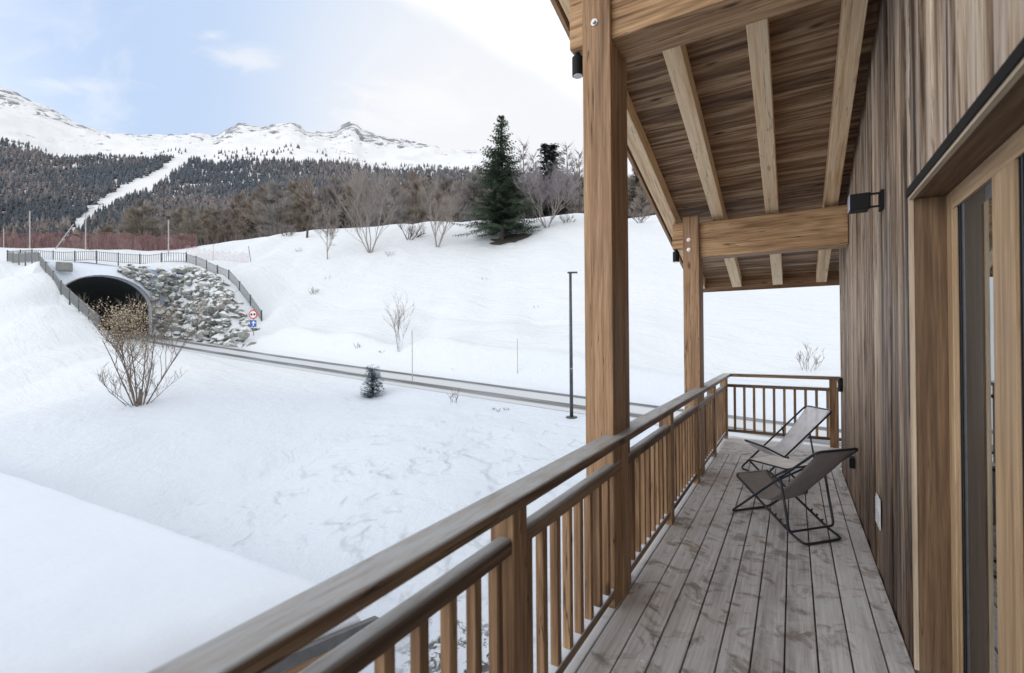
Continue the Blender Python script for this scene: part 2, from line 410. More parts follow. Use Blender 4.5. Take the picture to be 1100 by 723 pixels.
for c in [(600, 350, 34), (600, 300, 44), (600, 250, 58), (625, 229, 72), (540, 257, 60), (540, 300, 47), (540, 350, 35), (450, 375, 33), (450, 340, 40),
          (450, 300, 50), (450, 265, 60), (450, 240, 72), (400, 243, 72), (400, 270, 58), (300, 330, 46), (300, 300, 52), (300, 270, 62), (300, 252, 72), (340, 248, 72),
          (560, 236, 72), (510, 238, 72), (250, 262, 68), (250, 275, 60), (190, 271, 64), (100, 268.5, 64), (0, 266.5, 66), (-150, 266, 66), (100, 272, 59), (0, 272, 58), (100, 276, 56), (200, 274, 58),
          (690, 350, 30), (677, 241, 72), (800, 400, 23), (800, 350, 31), (800, 310, 40), (900, 400, 22), (900, 330, 34), (1000, 300, 42), (1100, 290, 48), (800, 215, 72), (1000, 190, 72), (1300, 160, 72),
          (0, 440, 20), (0, 350, 33), (0, 310, 42), (50, 330, 37.5), (75, 352, 32.5), (150, 436, 17), (150, 395, 24), (250, 420, 20.5), (300, 450, 16.5), (200, 500, 13), (400, 470, 14.5), (400, 427, 20),
          (530, 440, 17), (614, 448, 16), (560, 510, 11.6), (500, 560, 9.4), (450, 700, 6.9), (520, 690, 7.0), (300, 530, 12), (690, 470, 13.5),
          (-200, 400, 30), (-200, 330, 42), (-400, 300, 60), (-300, 450, 22)]:
    C(*c)
for x, y, z in ((-3, 0, -3.5), (-12, 0, -3.3), (0, 0, -3.5), (3, 5, -3.2), (0, 12, -2.3), (6, 9, -2.6), (10, 0, -3.4), (0, -15, -4.), (-20, -5, -2.8), (-40, -8, -1.), (15, 15, -1.4), (30, 10, 0), (25, -15, -4)):
    ctl.append(np.array([x, y, z]))
for px, z in ((0, 13), (200, 13.5), (400, 19), (600, 22.5), (800, 27), (1100, 32), (-300, 13)):   # ground falls away behind the crest
    p = at(px, 300, 100); ctl.append(np.array([p[0], p[1], z]))
    p = at(px, 300, 84); ctl.append(np.array([p[0], p[1], z-.2]))
ctl = np.array(ctl)
def tps_phi(r2): return .5*r2*np.log(r2+1e-9)
cx = ctl[:, :2]; n_ = len(cx)
r2 = ((cx[:, None]-cx[None])**2).sum(-1)
A = np.zeros((n_+3, n_+3)); A[:n_, :n_] = tps_phi(r2)+np.eye(n_)*1.5; A[:n_, n_] = 1; A[:n_, n_+1:] = cx; A[n_, :n_] = 1; A[n_+1:, :n_] = cx.T
W = np.linalg.solve(A, np.concatenate([ctl[:, 2], [0, 0, 0]]))
def base_h(x, y):
    x = np.asarray(x, float).ravel(); y = np.asarray(y, float).ravel(); out = np.zeros(len(x))
    for i in range(0, len(x), 20000):
        a = x[i:i+20000]; b = y[i:i+20000]
        r = (a[:, None]-cx[None, :, 0])**2+(b[:, None]-cx[None, :, 1])**2
        out[i:i+20000] = tps_phi(r)@W[:n_]+W[n_]+W[n_+1]*a+W[n_+2]*b
    return out
_g = rng.random((64, 64, 4))
def vnoise(x, y, s, ch=0):
    x = np.asarray(x)/s+100; y = np.asarray(y)/s+100
    xi = np.floor(x).astype(int); yi = np.floor(y).astype(int); fx = x-xi; fy = y-yi
    fx = fx*fx*(3-2*fx); fy = fy*fy*(3-2*fy); g = _g[..., ch]
    a = g[xi % 64, yi % 64]; b = g[(xi+1) % 64, yi % 64]; c = g[xi % 64, (yi+1) % 64]; d = g[(xi+1) % 64, (yi+1) % 64]
    return (a*(1-fx)+b*fx)*(1-fy)+(c*(1-fx)+d*fx)*fy-.5
_t = lambda px, py, D: tuple(at(px, py, D)[:2])
TRACKS = [(*_t(190, 548, 11.3), *_t(395, 462, 15.2), .16, .42), (*_t(395, 462, 15.2), *_t(560, 440, 16.6), .08, .4), (*_t(250, 575, 10.), *_t(420, 500, 12.9), .09, .35), (*_t(300, 300, 52), *_t(640, 345, 33), .22, .7), (*_t(520, 465, 14.2), *_t(545, 560, 10.), .1, .5)]
def sstep(x, a, b):
    t = np.clip((x-a)/(b-a), 0, 1); return t*t*(3-2*t)
def H(x, y, cut=True):
    x = np.asarray(x, float).ravel(); y = np.asarray(y, float).ravel()
    z = base_h(x, y); u, v = xy2uv(x, y)
    near = sstep(np.hypot(x, y), 4, 14)
    z += near*(.55*vnoise(x, y, 9., 0)+.28*vnoise(x, y, 3.3, 1)+.09*vnoise(x, y, 1.3, 2))+.05*vnoise(x, y, .7, 3)
    # broken wind-blown ledges on the far slope
    z += .6*sstep(np.hypot(x, y), 24, 34)*np.abs(vnoise(x+.6*y, y*.35, 5., 1))
    for (ax, ay, bx, by, dp, wd_) in TRACKS:
        dx, dy = bx-ax, by-ay; L2 = dx*dx+dy*dy; t_ = np.clip(((x-ax)*dx+(y-ay)*dy)/L2, 0, 1)
        d_ = np.hypot(x-ax-t_*dx, y-ay-t_*dy+.25*np.sin(t_*9)); z -= dp*np.exp(-(d_/wd_)**2)
    r = zr(u)
    z = np.maximum(z, np.where((u > -12) & (u < -.1) & (v > -5.) & (v < 6.6), 8.95, -99))
    if cut:
        w = sstep(u, -.05, .05)
        zc = r+np.maximum(0, np.maximum((v-3.9)*2.6, (-3.95-v)*14.))+ .06*(np.abs(v+.1) > 3.3)
        # lower far bank and nearer verge beyond the wing walls
        z = np.where((u > 0) & (z > zc), zc, z)
        b = (1-sstep(np.abs(v-ROADV), 2.5, 4.2))*(u > 0)
        z = z*(1-b)+(r)*b
        z = z+np.where(u > 14, .75*np.exp(-((v-5.)/1.1)**2)*(sstep(u, 18, 24)), 0)
    return z
us = np.concatenate([np.arange(-34, -2, .8), np.arange(-2, 30, .4)-.2+.0, np.arange(30, 84, .45)])
us = np.unique(np.round(us, 3)); us = us[np.abs(us) > .15]
us = np.sort(np.concatenate([us, [-.1, .12]]))
vs = np.concatenate([np.arange(-64, -40, .8), np.arange(-40, 12, .4), np.arange(12, 78, .65)])
UU, VV = np.meshgrid(us, vs, indexing='ij'); X, Y = uv2xy(UU, VV); Z = H(X, Y)
nu, nv = len(us), len(vs)
idx = np.arange(nu*nv).reshape(nu, nv)
Fq = np.stack([idx[:-1, :-1], idx[1:, :-1], idx[1:, 1:], idx[:-1, 1:]], -1).reshape(-1, 4)
uc = (UU[:-1, :-1]+UU[1:, 1:]).ravel()/2; vc = (VV[:-1, :-1]+VV[1:, 1:]).ravel()/2
keep = ~((np.abs(uc) < .3) & (vc > -4.6) & (vc < 6.6)) & ~((uc > -1.3) & (uc < .3) & (vc > -4.2) & (vc < 3.8))
Xc, Yc = uv2xy(uc, vc)
keep &= ~((Xc > 1.2) & (Yc > -20) & (Yc < 7.0))
Fq = Fq[keep]
def np_mesh(name, V, Fc, mat, parent=None, smooth=True, rnd=None, col=None, wc=None):
    me = bpy.data.meshes.new(name); V = np.asarray(V, np.float32); Fc = np.asarray(Fc, np.int32); k_ = Fc.shape[1]
    me.vertices.add(len(V)); me.vertices.foreach_set('co', V.ravel())
    me.loops.add(Fc.size); me.loops.foreach_set('vertex_index', Fc.ravel())
    me.polygons.add(len(Fc)); me.polygons.foreach_set('loop_start', np.arange(0, Fc.size, k_, dtype=np.int32))
    try: me.polygons.foreach_set('loop_total', np.full(len(Fc), k_, dtype=np.int32))
    except Exception: pass
    me.update(calc_edges=True); me.validate()
    if smooth: me.polygons.foreach_set('use_smooth', np.ones(len(me.polygons), bool))
    if rnd is not None:
        a = me.attributes.new('rnd', 'FLOAT', 'POINT'); a.data.foreach_set('value', np.asarray(rnd, np.float32).ravel())
    if wc is not None:
        a = me.attributes.new('wc', 'FLOAT_VECTOR', 'POINT'); a.data.foreach_set('vector', np.asarray(wc, np.float32).ravel())
    if col is not None:
        a = me.attributes.new('col', 'FLOAT_COLOR', 'POINT'); c4 = np.ones((len(V), 4), np.float32); c4[:, :3] = col; a.data.foreach_set('color', c4.ravel())
    me.materials.append(mat)
    o = bpy.data.objects.new(name, me); COL.objects.link(o)
    if parent: o.parent = parent
    return o
tag(np_mesh('snowy_ground', np.stack([X.ravel(), Y.ravel(), Z], 1), Fq, M['snow']), kind='structure')
# road sheet, 4 mm proud of the ground
ru = np.arange(-24, 80, .8); rv = np.linspace(-2.35, 2.35, 9)
RUu, RVv = np.meshgrid(ru, rv, indexing='ij'); x, y = uv2xy(RUu, RVv+ROADV)
zz = zr(RUu)+.012+.0*RUu
ridx = np.arange(RUu.size).reshape(RUu.shape)
Fr = np.stack([ridx[:-1, :-1], ridx[1:, :-1], ridx[1:, 1:], ridx[:-1, 1:]], -1).reshape(-1, 4)
tag(np_mesh('road', np.stack([x.ravel(), y.ravel(), zz.ravel()], 1), Fr, M['road'], wc=np.stack([RUu.ravel(), RVv.ravel(), 0*RUu.ravel()], 1)), kind='structure')

def ground(x, y): return float(H([x], [y])[0])
def place(px, D, py=300):
    p = at(px, py, D); return p[0], p[1], ground(p[0], p[1])
def hit(px, py, d0=8., d1=90.):
    """first point where the sight line meets the snow"""
    Ds = np.arange(d0, d1, .15); P = np.array([at(px, py, d) for d in Ds]); h = H(P[:, 0], P[:, 1])
    i = np.argmax(P[:, 2] < h)
    if P[i, 2] >= h[i]: i = len(Ds)-1
    return P[i, 0], P[i, 1], float(h[i]), Ds[i]

# ------------------------------------------------------------------ mountains
def prof(xs, pts): return np.interp(xs, [p[0] for p in pts], [p[1] for p in pts])
RIDGE = [(-900, 150), (-400, 70), (-150, 60), (-40, 78), (0, 93), (17, 99), (38, 110), (58, 119), (76, 129), (96, 138), (116, 143), (174, 145), (233, 145), (246, 138), (256, 133), (268, 134), (279, 137), (295, 134), (312, 132), (322, 135), (328, 141), (349, 143), (362, 139), (368, 134), (378, 129.5), (384, 132), (388, 138), (402, 142), (417, 145), (439, 152), (467, 156), (478, 162), (490, 166), (513, 167), (540, 172), (600, 180), (640, 190), (760, 185), (1000, 150), (1500, 120), (2500, 100)]
TREEL = [(-900, 165), (-400, 150), (0, 154), (40, 161), (60, 170), (120, 169), (190, 168), (230, 176), (280, 176), (330, 176), (420, 186), (480, 188), (540, 186), (640, 195), (1000, 190), (2500, 180)]
mx = np.concatenate([np.arange(-900, -40, 20), np.arange(-40, 700, 2.2), np.arange(700, 1600, 25)])
mt = np.linspace(0, 1, 150)
MX, MT = np.meshgrid(mx, mt, indexing='ij')
DT, DD = [0, .06, .12, .62, 1.], [88, 210, 470, 980, 1900]
def mount(px, t):
    """t=0 foot (D 88) .. 0.62 treeline (D 720) .. 1 ridge (D 1500)"""
    D = np.interp(t, DT, DD)
    yt = prof(px, TREEL); yr = prof(px, RIDGE)
    y = np.where(t < .12, 277-17*t/.12, np.where(t < .62, 260+(yt-4-260)*(t-.12)/.5, yt-4+(yr-yt+4)*np.clip((t-.62)/.38, 0, 1)))
    return D, y
D_, y_ = mount(MX, MT)
lat = (MX-550)/F_PX*D_
wx = lat*R2[0]+D_*F2[0]; wy = lat*R2[1]+D_*F2[1]
wz = EYE+(361.5-y_)*D_/F_PX-(MX-550)/F_PX*D_*ROL*-1*0
# height offset for the slight camera roll
P0 = np.array([0, 0, 0.])
dd = fw[None, None]*F_PX+rt2[None, None]*(MX-550)[..., None]+up2[None, None]*(361.5-y_)[..., None]
wx, wy, wz = [(dd[..., i]*D_/F_PX) for i in range(3)]; wz = wz+EYE
amp = np.clip((D_-250)/1500, 0, 1)*(1-.75*(MT > .97))
rid = lambda s, c: 1-2*np.abs(vnoise(wx+37*c, wy, s, c))
relief = 70*(rid(420, 0)-.6)+38*(rid(160, 1)-.6)+20*(rid(70, 2)-.6)+11*vnoise(wx, wy, 32, 3)+6*vnoise(wx, wy, 16, 1)
wz = wz+amp*relief*np.where(MT > .93, .22, .8)*np.where(MT < .62, .5, 1)
rk_ = (MT > .985); wz = wz+rk_*(9*vnoise(wx, wy, 28, 2)+6*vnoise(wx, wy, 12, 0))
mi = np.arange(MX.size).reshape(MX.shape)
Fm = np.stack([mi[:-1, :-1], mi[1:, :-1], mi[1:, 1:], mi[:-1, 1:]], -1).reshape(-1, 4)
tag(np_mesh('mountains', np.stack([wx.ravel(), wy.ravel(), wz.ravel()], 1), Fm, M['snowm'], rnd=MT.ravel()), kind='structure')
def mpoint(px, t):
    D, y = mount(np.asarray(px, float), np.asarray(t, float))
    i = np.clip(np.searchsorted(mx, px)-1, 0, len(mx)-2); fx = (px-mx[i])/(mx[i+1]-mx[i])
    j = np.clip((t*149).astype(int), 0, 148); fy = t*149-j
    g = lambda a: (a[i, j]*(1-fx)+a[i+1, j]*fx)*(1-fy)+(a[i, j+1]*(1-fx)+a[i+1, j+1]*fx)*fy
    return g(wx), g(wy), g(wz), D

# ------------------------------------------------------------------ far forest (one mass)
PISTE = [(60, 262, 6), (75, 250, 8), (90, 232, 10), (110, 217, 12), (135, 203, 14), (160, 193, 16), (178, 182, 13), (190, 172, 10), (204, 165, 9), (230, 160, 10)]
def in_piste(px, py):
    r = np.zeros(len(px), bool)
    for a, b in zip(PISTE[:-1], PISTE[1:]):
        d = np.array([b[0]-a[0], b[1]-a[1]]); L2 = d@d
        t = np.clip(((px-a[0])*d[0]+(py-a[1])*d[1])/L2, 0, 1)
        r |= np.hypot(px-a[0]-t*d[0], (py-a[1]-t*d[1])*1.25) < (a[2]+(b[2]-a[2])*t)*.62
    return r
NF = 42000
fx_ = rng.uniform(-260, 1250, NF); ft = .075+rng.random(NF)**.85*.60
gx, gy, gz, gD = mpoint(fx_, ft)
Pv = np.stack([gx, gy, gz-EYE], 1); dep = Pv@fw; sx_ = 550+F_PX*(Pv@rt2)/dep; sy_ = 361.5-F_PX*(Pv@up2)/dep
hgt = rng.uniform(8, 15.5, NF)*(1-.3*(ft > .6))
gap = (vnoise(gx, gy, 55, 0)+.6*vnoise(gx, gy, 18, 1))
ok = ~in_piste(sx_, sy_-F_PX*hgt/dep*.5) & (gap > -.5+.16*vnoise(gx, gy, 260., 1)) & (rng.random(NF) < np.where(ft > .62, .22, 1.)) & (gD > 260)
ok &= ~((sx_ > 230) & (sx_ < 420) & (ft > .6) & (gap < .1))
gx, gy, gz, gD, hgt, gap, ft, sx_ = [a[ok] for a in (gx, gy, gz, gD, hgt, gap, ft, sx_)]
print('forest trees', len(gx))
def far_trees(gx, gy, gz, hgt, D, sx):
    n = len(gx); K = 5
    dark = (vnoise(gx, gy, 120., 2)+.5*vnoise(gx, gy, 40., 3)+rng.normal(0, .22, n)) < np.where(sx < 330, .14, .04)
    rad = hgt*np.where(dark, .23, .31)*rng.uniform(.8, 1.2, n)
    ca = np.array([.036, .046, .052]); cb = np.array([.155, .128, .115])
    colr = np.where(dark[:, None], ca*rng.uniform(.6, 1.5, (n, 1)), cb*rng.uniform(.5, 1.35, (n, 1)))
    hz = np.clip((D-150)/3000, 0, .22)[:, None]; colr = colr*(1-hz)+np.array([.34, .38, .47])*hz  # distance haze mixed into the tree colours
    Vs = []; Fs = []; Cs = []; base = 0
    for tier in range(3):
        z0 = np.array([.02, .30, .58])[tier]; z1 = np.array([.55, .80, 1.0])[tier]; rr = np.array([1., .78, .48])[tier]
        ang = rng.uniform(0, 6.28, n)[:, None]+np.arange(K)[None]*2*np.pi/K
        rj = rr*rad[:, None]*rng.uniform(.6, 1.25, (n, K))
        ring = np.stack([gx[:, None]+rj*np.cos(ang), gy[:, None]+rj*np.sin(ang), gz[:, None]+hgt[:, None]*(z0+rng.uniform(-.07, .07, (n, K)))], -1)
        tip = np.stack([gx+rng.normal(0, .2, n), gy+rng.normal(0, .2, n), gz+hgt*z1], -1)[:, None]
        V = np.concatenate([ring, tip], 1).reshape(-1, 3); Vs.append(V)
        b = base+np.arange(n)[:, None]*(K+1)
        for q in range(K): Fs.append(np.concatenate([b+q, b+(q+1) % K, b+K], 1))
        c = np.repeat(colr[:, None], K+1, 1)*rng.uniform(.85, 1.15, (n, K+1, 1)); Cs.append(c.reshape(-1, 3)); base += n*(K+1)
    return np.vstack(Vs), np.vstack(Fs), np.vstack(Cs)
V, Fc, Cc = far_trees(gx, gy, gz, hgt, gD, sx_)
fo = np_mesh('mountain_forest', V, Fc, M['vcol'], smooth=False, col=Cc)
tag(fo, 'dark conifer and brown larch forest covering the mountainside below the snow line', 'forest', kind='stuff')

# ------------------------------------------------------------------ tree makers
def bare_tree(h, stems, spread, seed, lean=0., rad=.09, levels=4, fan=5, thin=.006, up_=.55, sides=4, kids=(5, 8)):
    """returns (branches MB, twig points) : stems that fork again and again"""
    rs = random.Random(seed); wood_ = MB(); tw = MB(); tips = []
    def grow(p, d, L, r, lv):
        n = 4 if lv < 2 else 3; pts = [p]; q = p; dd_ = d
        for i in range(n):
            dd_ = dd_+np.array([rs.gauss(0, .13), rs.gauss(0, .13), rs.gauss(.05, .08)]); dd_ /= np.linalg.norm(dd_)
            q = q+dd_*L/n; pts.append(q)
        r1 = max(thin*.6, r*.42); rr = [r+(r1-r)*i/n for i in range(n+1)]
        (wood_ if lv < 2 else tw).tube(pts, rr, sides if lv < 2 else 3, rs.random(), cap=False)
        if lv >= levels: tips.append(q); return
        m = rs.randint(*kids) if lv else rs.randint(kids[0]+1, kids[1]+2)
        for j in range(m):
            t = rs.uniform(.28 if lv else .22, 1.); k0 = min(n-1, int(t*n)); b = pts[k0]+(pts[k0+1]-pts[k0])*(t*n-k0)
            a = rs.uniform(0, 6.283); s = np.array([math.cos(a), math.sin(a), 0])
            nd = dd_*rs.uniform(.5, .9)+s*rs.uniform(.4, .85)+np.array([0, 0, up_*rs.uniform(.3, 1)]); nd /= np.linalg.norm(nd)
            grow(b, nd, L*rs.uniform(.36, .6)*(1.25-t*.4), max(thin, r*rs.uniform(.3, .48)), lv+1)
    for s in range(stems):
        a = 6.283*s/stems+rs.uniform(-.5, .5); sp = spread*rs.uniform(.35, 1.)*(1 if stems > 1 else .15)
        d = np.array([math.cos(a)*sp+lean, math.sin(a)*sp, 1.]); d /= np.linalg.norm(d)
        grow(np.array([math.cos(a)*.1*(stems > 1), math.sin(a)*.1*(stems > 1), -.25]), d, h*rs.uniform(.62, .9), rad*rs.uniform(.7, 1.), 0)
    return wood_, tw, tips
def put_bare(name, px, py, D, h, label, cat, matw, matt, group=None, **kw):
    x, y, z = place(px, D)
    e = empty(name, (x, y, z), 0, label, cat, group)
    w, t, tips = bare_tree(h, **kw)
    w.build('trunk', matw, e, smooth=True)
    if t.n: t.build('twigs', matt, e)
    return e, tips
def conifer(h, R, seed, matn, matb, parent, whorls=34, per=9, dens=1., droop=.25, base=.07, skirt=1.):
    rs = random.Random(seed); tr = MB(); fo = MB()
    tr.tube([(0, 0, -.3), (.02*h*.1, 0, h*.3), (0, .01*h, h*.7), (0, 0, h)], [h*.016, h*.012, h*.006, h*.001], 8)
    V = []; Fs = []; Rn = []; n0 = 0
    for w in range(whorls):
        t = (w+.5)/whorls; z = h*(base+(1-base)*t)
        prof_ = (1-t)**.88*(1-.3*max(0, (.08-t)/.08))*(.82+.3*math.sin(w*2.4)**2)
        for b in range(per if t < .75 else max(4, per-3)):
            a = rs.uniform(0, 6.283); L = R*prof_*rs.uniform(.62, 1.12)+.18
            slope = -droop+.55*t+rs.gauss(0, .07)
            dirh = np.array([math.cos(a), math.sin(a)]); nseg = max(3, int(L/.34))
            zz0 = z+rs.uniform(-.4, .4)*h/whorls; side = np.array([-dirh[1], dirh[0], 0.])
            p0 = None; shade = rs.random()
            for i in range(nseg+1):
                f = i/nseg; r = L*f; zc = zz0+slope*r+.10*L*f*f-.05*L*math.sin(f*3.1)
                c = np.array([dirh[0]*r, dirh[1]*r, zc])
                wdt = (.16+.30*L*(1-f)*min(1, f*3+.15))*skirt
                for sgn in (-1, 1):
                    for q in range(int(2*dens+rs.random())):
                        out = side*sgn*wdt*rs.uniform(.55, 1.15)+np.array([dirh[0], dirh[1], 0])*rs.uniform(.1, .45)*wdt*1.5+np.array([0, 0, -rs.uniform(.02, .36)*wdt])
                        wv = np.array([dirh[0], dirh[1], rs.uniform(-.4, .2)])*rs.uniform(.05, .11)*(.8+.3*h/12)
                        s0 = c+np.array([rs.gauss(0, .04), rs.gauss(0, .04), rs.gauss(0, .05)])
                        V += [s0-wv*.6, s0+wv*.6, s0+out+wv*.25, s0+out-wv*.25]; Fs.append((n0, n0+1, n0+2, n0+3)); n0 += 4
                        rr_ = min(1, max(0, .25+.45*f+.3*rs.random()-.25*(1-t)*.5+(shade-.5)*.35)); Rn += [rr_*.55, rr_*.55, rr_, rr_]
    fo.add(np.array(V), Fs, None, np.array(Rn))
    tr.build('trunk', matb, parent, smooth=True); fo.build('crown', matn, parent)

# tall spruce on the crest, its bare melted ring below
x, y, z, D0 = hit(540, 257, 40)
D0 = 60; x, y, z = place(540, D0)
sp = empty('spruce_tree', (x, y, z), .4, 'tall dark green spruce standing alone on the snowy crest', 'tree')
conifer(15.9, 5.8, 5, M['needle'], M['bark'], sp, whorls=30, per=13, dens=2.0, droop=.34, base=.10)
m = MB(); V = []; nn = 26
for i in range(nn):
    a = 6.283*i/nn; r = 2.3+random.uniform(-.5, .5); V.append((math.cos(a)*r*1.15, math.sin(a)*r*.75, 0))
V.append((0, 0, 0)); V = np.array(V)
V[:, 0] += x+1.2; V[:, 1] += y; V[:, 2] = H(V[:, 0], V[:, 1])+.06
m.add(V, [(i, (i+1) % nn, nn) for i in range(nn)])
tag(m.build('bare_ground_patch', plain('bare_needle_litter', (.07, .062, .05), .9)), kind='structure')

# small frosted spruce near the road and a tiny one
x, y, z, _ = hit(400, 427)
e = empty('young_spruce', (x, y, z-.05), 0, 'small frosted blue-green spruce in the snow just below the road', 'tree')
conifer(1.25, .42, 9, M['needleb'], M['bark'], e, whorls=14, per=8, dens=1.4, droop=.0, base=.05, skirt=.42)

# bare shrubs and trees on the crest, left to right
specs = [
 ('bare_tree', 352, 272, 57, 6.0, 'slender grey bare tree standing left of the vase-shaped one on the slope', dict(stems=1, spread=.3, seed=3, rad=.10, levels=4, up_=.8), 'barkg', 'twig'),
 ('bare_tree', 398, 269, 58, 9.0, 'vase-shaped bare grey tree with several stems fanning out from the snow', dict(stems=7, spread=.55, seed=21, rad=.09, levels=3, up_=.9, kids=(6, 9)), 'barkg', 'twig'),
 ('bare_tree', 470, 266, 60, 8.6, 'leaning bare tree with tan stems left of the tall spruce', dict(stems=4, spread=.55, seed=8, lean=.12, rad=.12, levels=3, kids=(6, 9)), 'barkg', 'twig'),
 ('bare_bush', 588, 258, 60, 8.2, 'wide mauve-grey bare bush right beside the tall spruce', dict(stems=10, spread=1.0, seed=14, rad=.07, levels=4, kids=(5, 7), up_=.55), 'barkg', 'twigp'),
 ('bare_tree', 330, 259, 66, 8.6, 'brown bare larch with a straight trunk at the top of the crest', dict(stems=1, spread=.2, seed=31, rad=.22, levels=4, up_=.2), 'bark', 'larch'),
]
for nm, px, py, D, h, lab, kw, mw, mtw in specs:
    put_bare(nm, px, py, D, h, lab, 'tree' if nm == 'bare_tree' else 'bush', M[mw], M[mtw], **kw)
# low fallen / scrubby bushes on the crest
put_bare('low_scrub', 440, 265, 62, 3.4, 'low spreading bare scrub with a dark leaning branch, left of the leaning bare tree', 'bush', M['bark'], M['twig'], stems=6, spread=1.6, seed=77, rad=.09, levels=2, kids=(5, 8))
put_bare('low_scrub', 515, 250, 66, 1.6, 'small dark scrub half hidden left of the tall spruce foot', 'bush', M['bark'], M['twig'], stems=6, spread=2.2, seed=78, rad=.05, levels=2)
put_bare('low_scrub', 688, 243, 70, 3.2, 'bare scrub on the crest seen between the two roof posts', 'bush', M['bark'], M['twig'], stems=7, spread=1.4, seed=79, rad=.05, levels=2)
put_bare('low_scrub', 309, 256, 68, 1.8, 'low dark scrub at the left end of the crest trees', 'bush', M['bark'], M['twig'], stems=7, spread=1.6, seed=80, rad=.05, levels=2)
put_bare('low_scrub', 610, 252, 62, 1.4, 'low grey scrub just right of the mauve bare bush', 'bush', M['bark'], M['twig'], stems=7, spread=1.9, seed=82, rad=.04, levels=2)

# foreground leafy bush
x, y, z, Db = hit(150, 436)
Hs = 3.75*Db/17.
b = empty('dry_leaved_shrub', (x, y, z), 0, 'large bare shrub with tan dry leaves, in the snow in front of the tunnel mouth', 'shrub')
w, t, tips = bare_tree(Hs, stems=8, spread=.46, seed=43, rad=.034, levels=3, thin=.0055, up_=.7, kids=(3, 6))
w2, t2, tips2 = bare_tree(Hs*.55, stems=8, spread=1.1, seed=47, rad=.018, levels=2, thin=.0055, up_=.5, kids=(3, 5))
def merge(a, c): a.v += c.v; a.wc += c.wc; a.rn += c.rn; a.f += [tuple(i+a.n for i in f) for f in c.f]; a.n += c.n
merge(w, w2); merge(t, t2)
w.tube([(0, 0, -.2), (.03, 0, .25), (0, .02, .55)], [.075, .06, .035], 7)
w.build('stems', M['bark2'], b, smooth=True); t.build('twigs', M['bark2'], b)
lv = MB(); rs = random.Random(5); n0 = 0; V = []; Fs = []; Rn = []
for tp in tips:
    if tp[2] < Hs*.52 or tp[2] > Hs*1.0 or rs.random() < .35+.4*(tp[0]*R2[0]+tp[1]*R2[1] > .5) or tp[0]*R2[0]+tp[1]*R2[1] < -.9: continue
    for q in range(rs.randint(3, 7)):
        c = tp+np.array([rs.gauss(0, .07), rs.gauss(0, .07), rs.gauss(0, .08)]); a = np.array([rs.gauss(0, 1), rs.gauss(0, 1), rs.gauss(0, 1)]); a /= np.linalg.norm(a)
        bb = np.cross(a, [rs.gauss(0, 1), rs.gauss(0, 1), rs.gauss(0, 1)]); bb /= np.linalg.norm(bb)
        V += [c-a*.03, c+bb*.017, c+a*.03, c-bb*.017]; Fs.append((n0, n0+1, n0+2, n0+3)); n0 += 4; Rn += [rs.random()]*4
lv.add(np.array(V), Fs, None, np.array(Rn)); lv.build('dry_leaves', M['dryleaf'], b)
print('leaves', len(Fs), 'bush D', Db)

# twigs and stalks poking out of the snow
def stalks(px, py, h, n, spread, label, seed, lean=0, name='dry_stalks', lev=1):
    x, y, z, D = hit(px, py)
    e = empty(name, (x, y, z), 0, label, 'plant')
    w, t, _ = bare_tree(h*D/F_PX, stems=n, spread=spread, seed=seed, rad=.012, levels=lev, thin=.007, kids=(2, 4))
    w.build('stems', M['bark'], e)
    if t.n: t.build('twigs', M['twig'], e)
stalks(429, 378, 58, 7, .25, 'tall thin bare saplings rising from a dark tuft on the far bank of the road', 1, lev=2)
stalks(337, 316, 10, 14, .9, 'dark tuft of dry stems on the open slope, highest of the small tufts', 2)
stalks(385, 374, 9, 6, .9, 'faint dry twigs left of the tall bare saplings', 3)
stalks(411, 378, 5, 9, 1.5, 'tiny brown tuft beside the foot of the tall bare saplings', 4)
stalks(487, 433, 22, 4, .3, 'two or three dark stalks in the snow below the road', 5)
stalks(536, 441, 11, 12, 1.2, 'small dark bush in the snow left of the lamp post', 6)
stalks(391, 464, 5, 6, 2.5, 'dark twig lying in the snow below the small spruce', 7)
stalks(322, 270, 7, 6, 1., 'dry weeds on the slope below the crest trees', 8)
stalks(357, 264, 6, 6, 1.2, 'dry weeds beside the slender bare tree', 9)
stalks(419, 275, 9, 7, 1., 'bleached weeds right of the vase-shaped bare tree', 10)
for i_, (px_, py_) in enumerate(((203, 470), (520, 300), (352, 300), (455, 345), (650, 320), (575, 330), (490, 395), (250, 455), (860, 385), (660, 296))):
    stalks(px_, py_, rs.uniform(3, 6) if False else 4+i_ % 3, 4, 1.2, ('tiny dry weed in the snow '+['left of the small spruce', 'high on the slope left of the lamp post', 'below the slender bare tree', 'right of the bare saplings', 'just right of the nearer roof post', 'left of the lamp head', 'on the bank between the two stakes', 'above the lower roof', 'seen under the eaves', 'between the two roof posts'][i_]), 60+i_)
stalks(868, 398, 30, 6, .6, 'fine reddish twigs seen beyond the far railing', 12, lev=2)

# stakes beside the road
def stake(px, py, h, r, label, name='snow_stake'):
    x, y, z, D = hit(px, py); m = MB(); hh = h*D/F_PX
    m.tube([(0, 0, -.2), (0, 0, hh)], r, 6); m.tube([(0, 0, hh-.001), (0, 0, hh+.02)], r*1.3, 6)
    o = m.build(name, M['slat'], None); o.location = (x, y, z); tag(o, label, 'stake')
stake(443, 411, 56, .02, 'thin grey marker stake at the near edge of the road')
stake(556, 404, 37, .018, 'thin pale marker stake on the bank beyond the road')

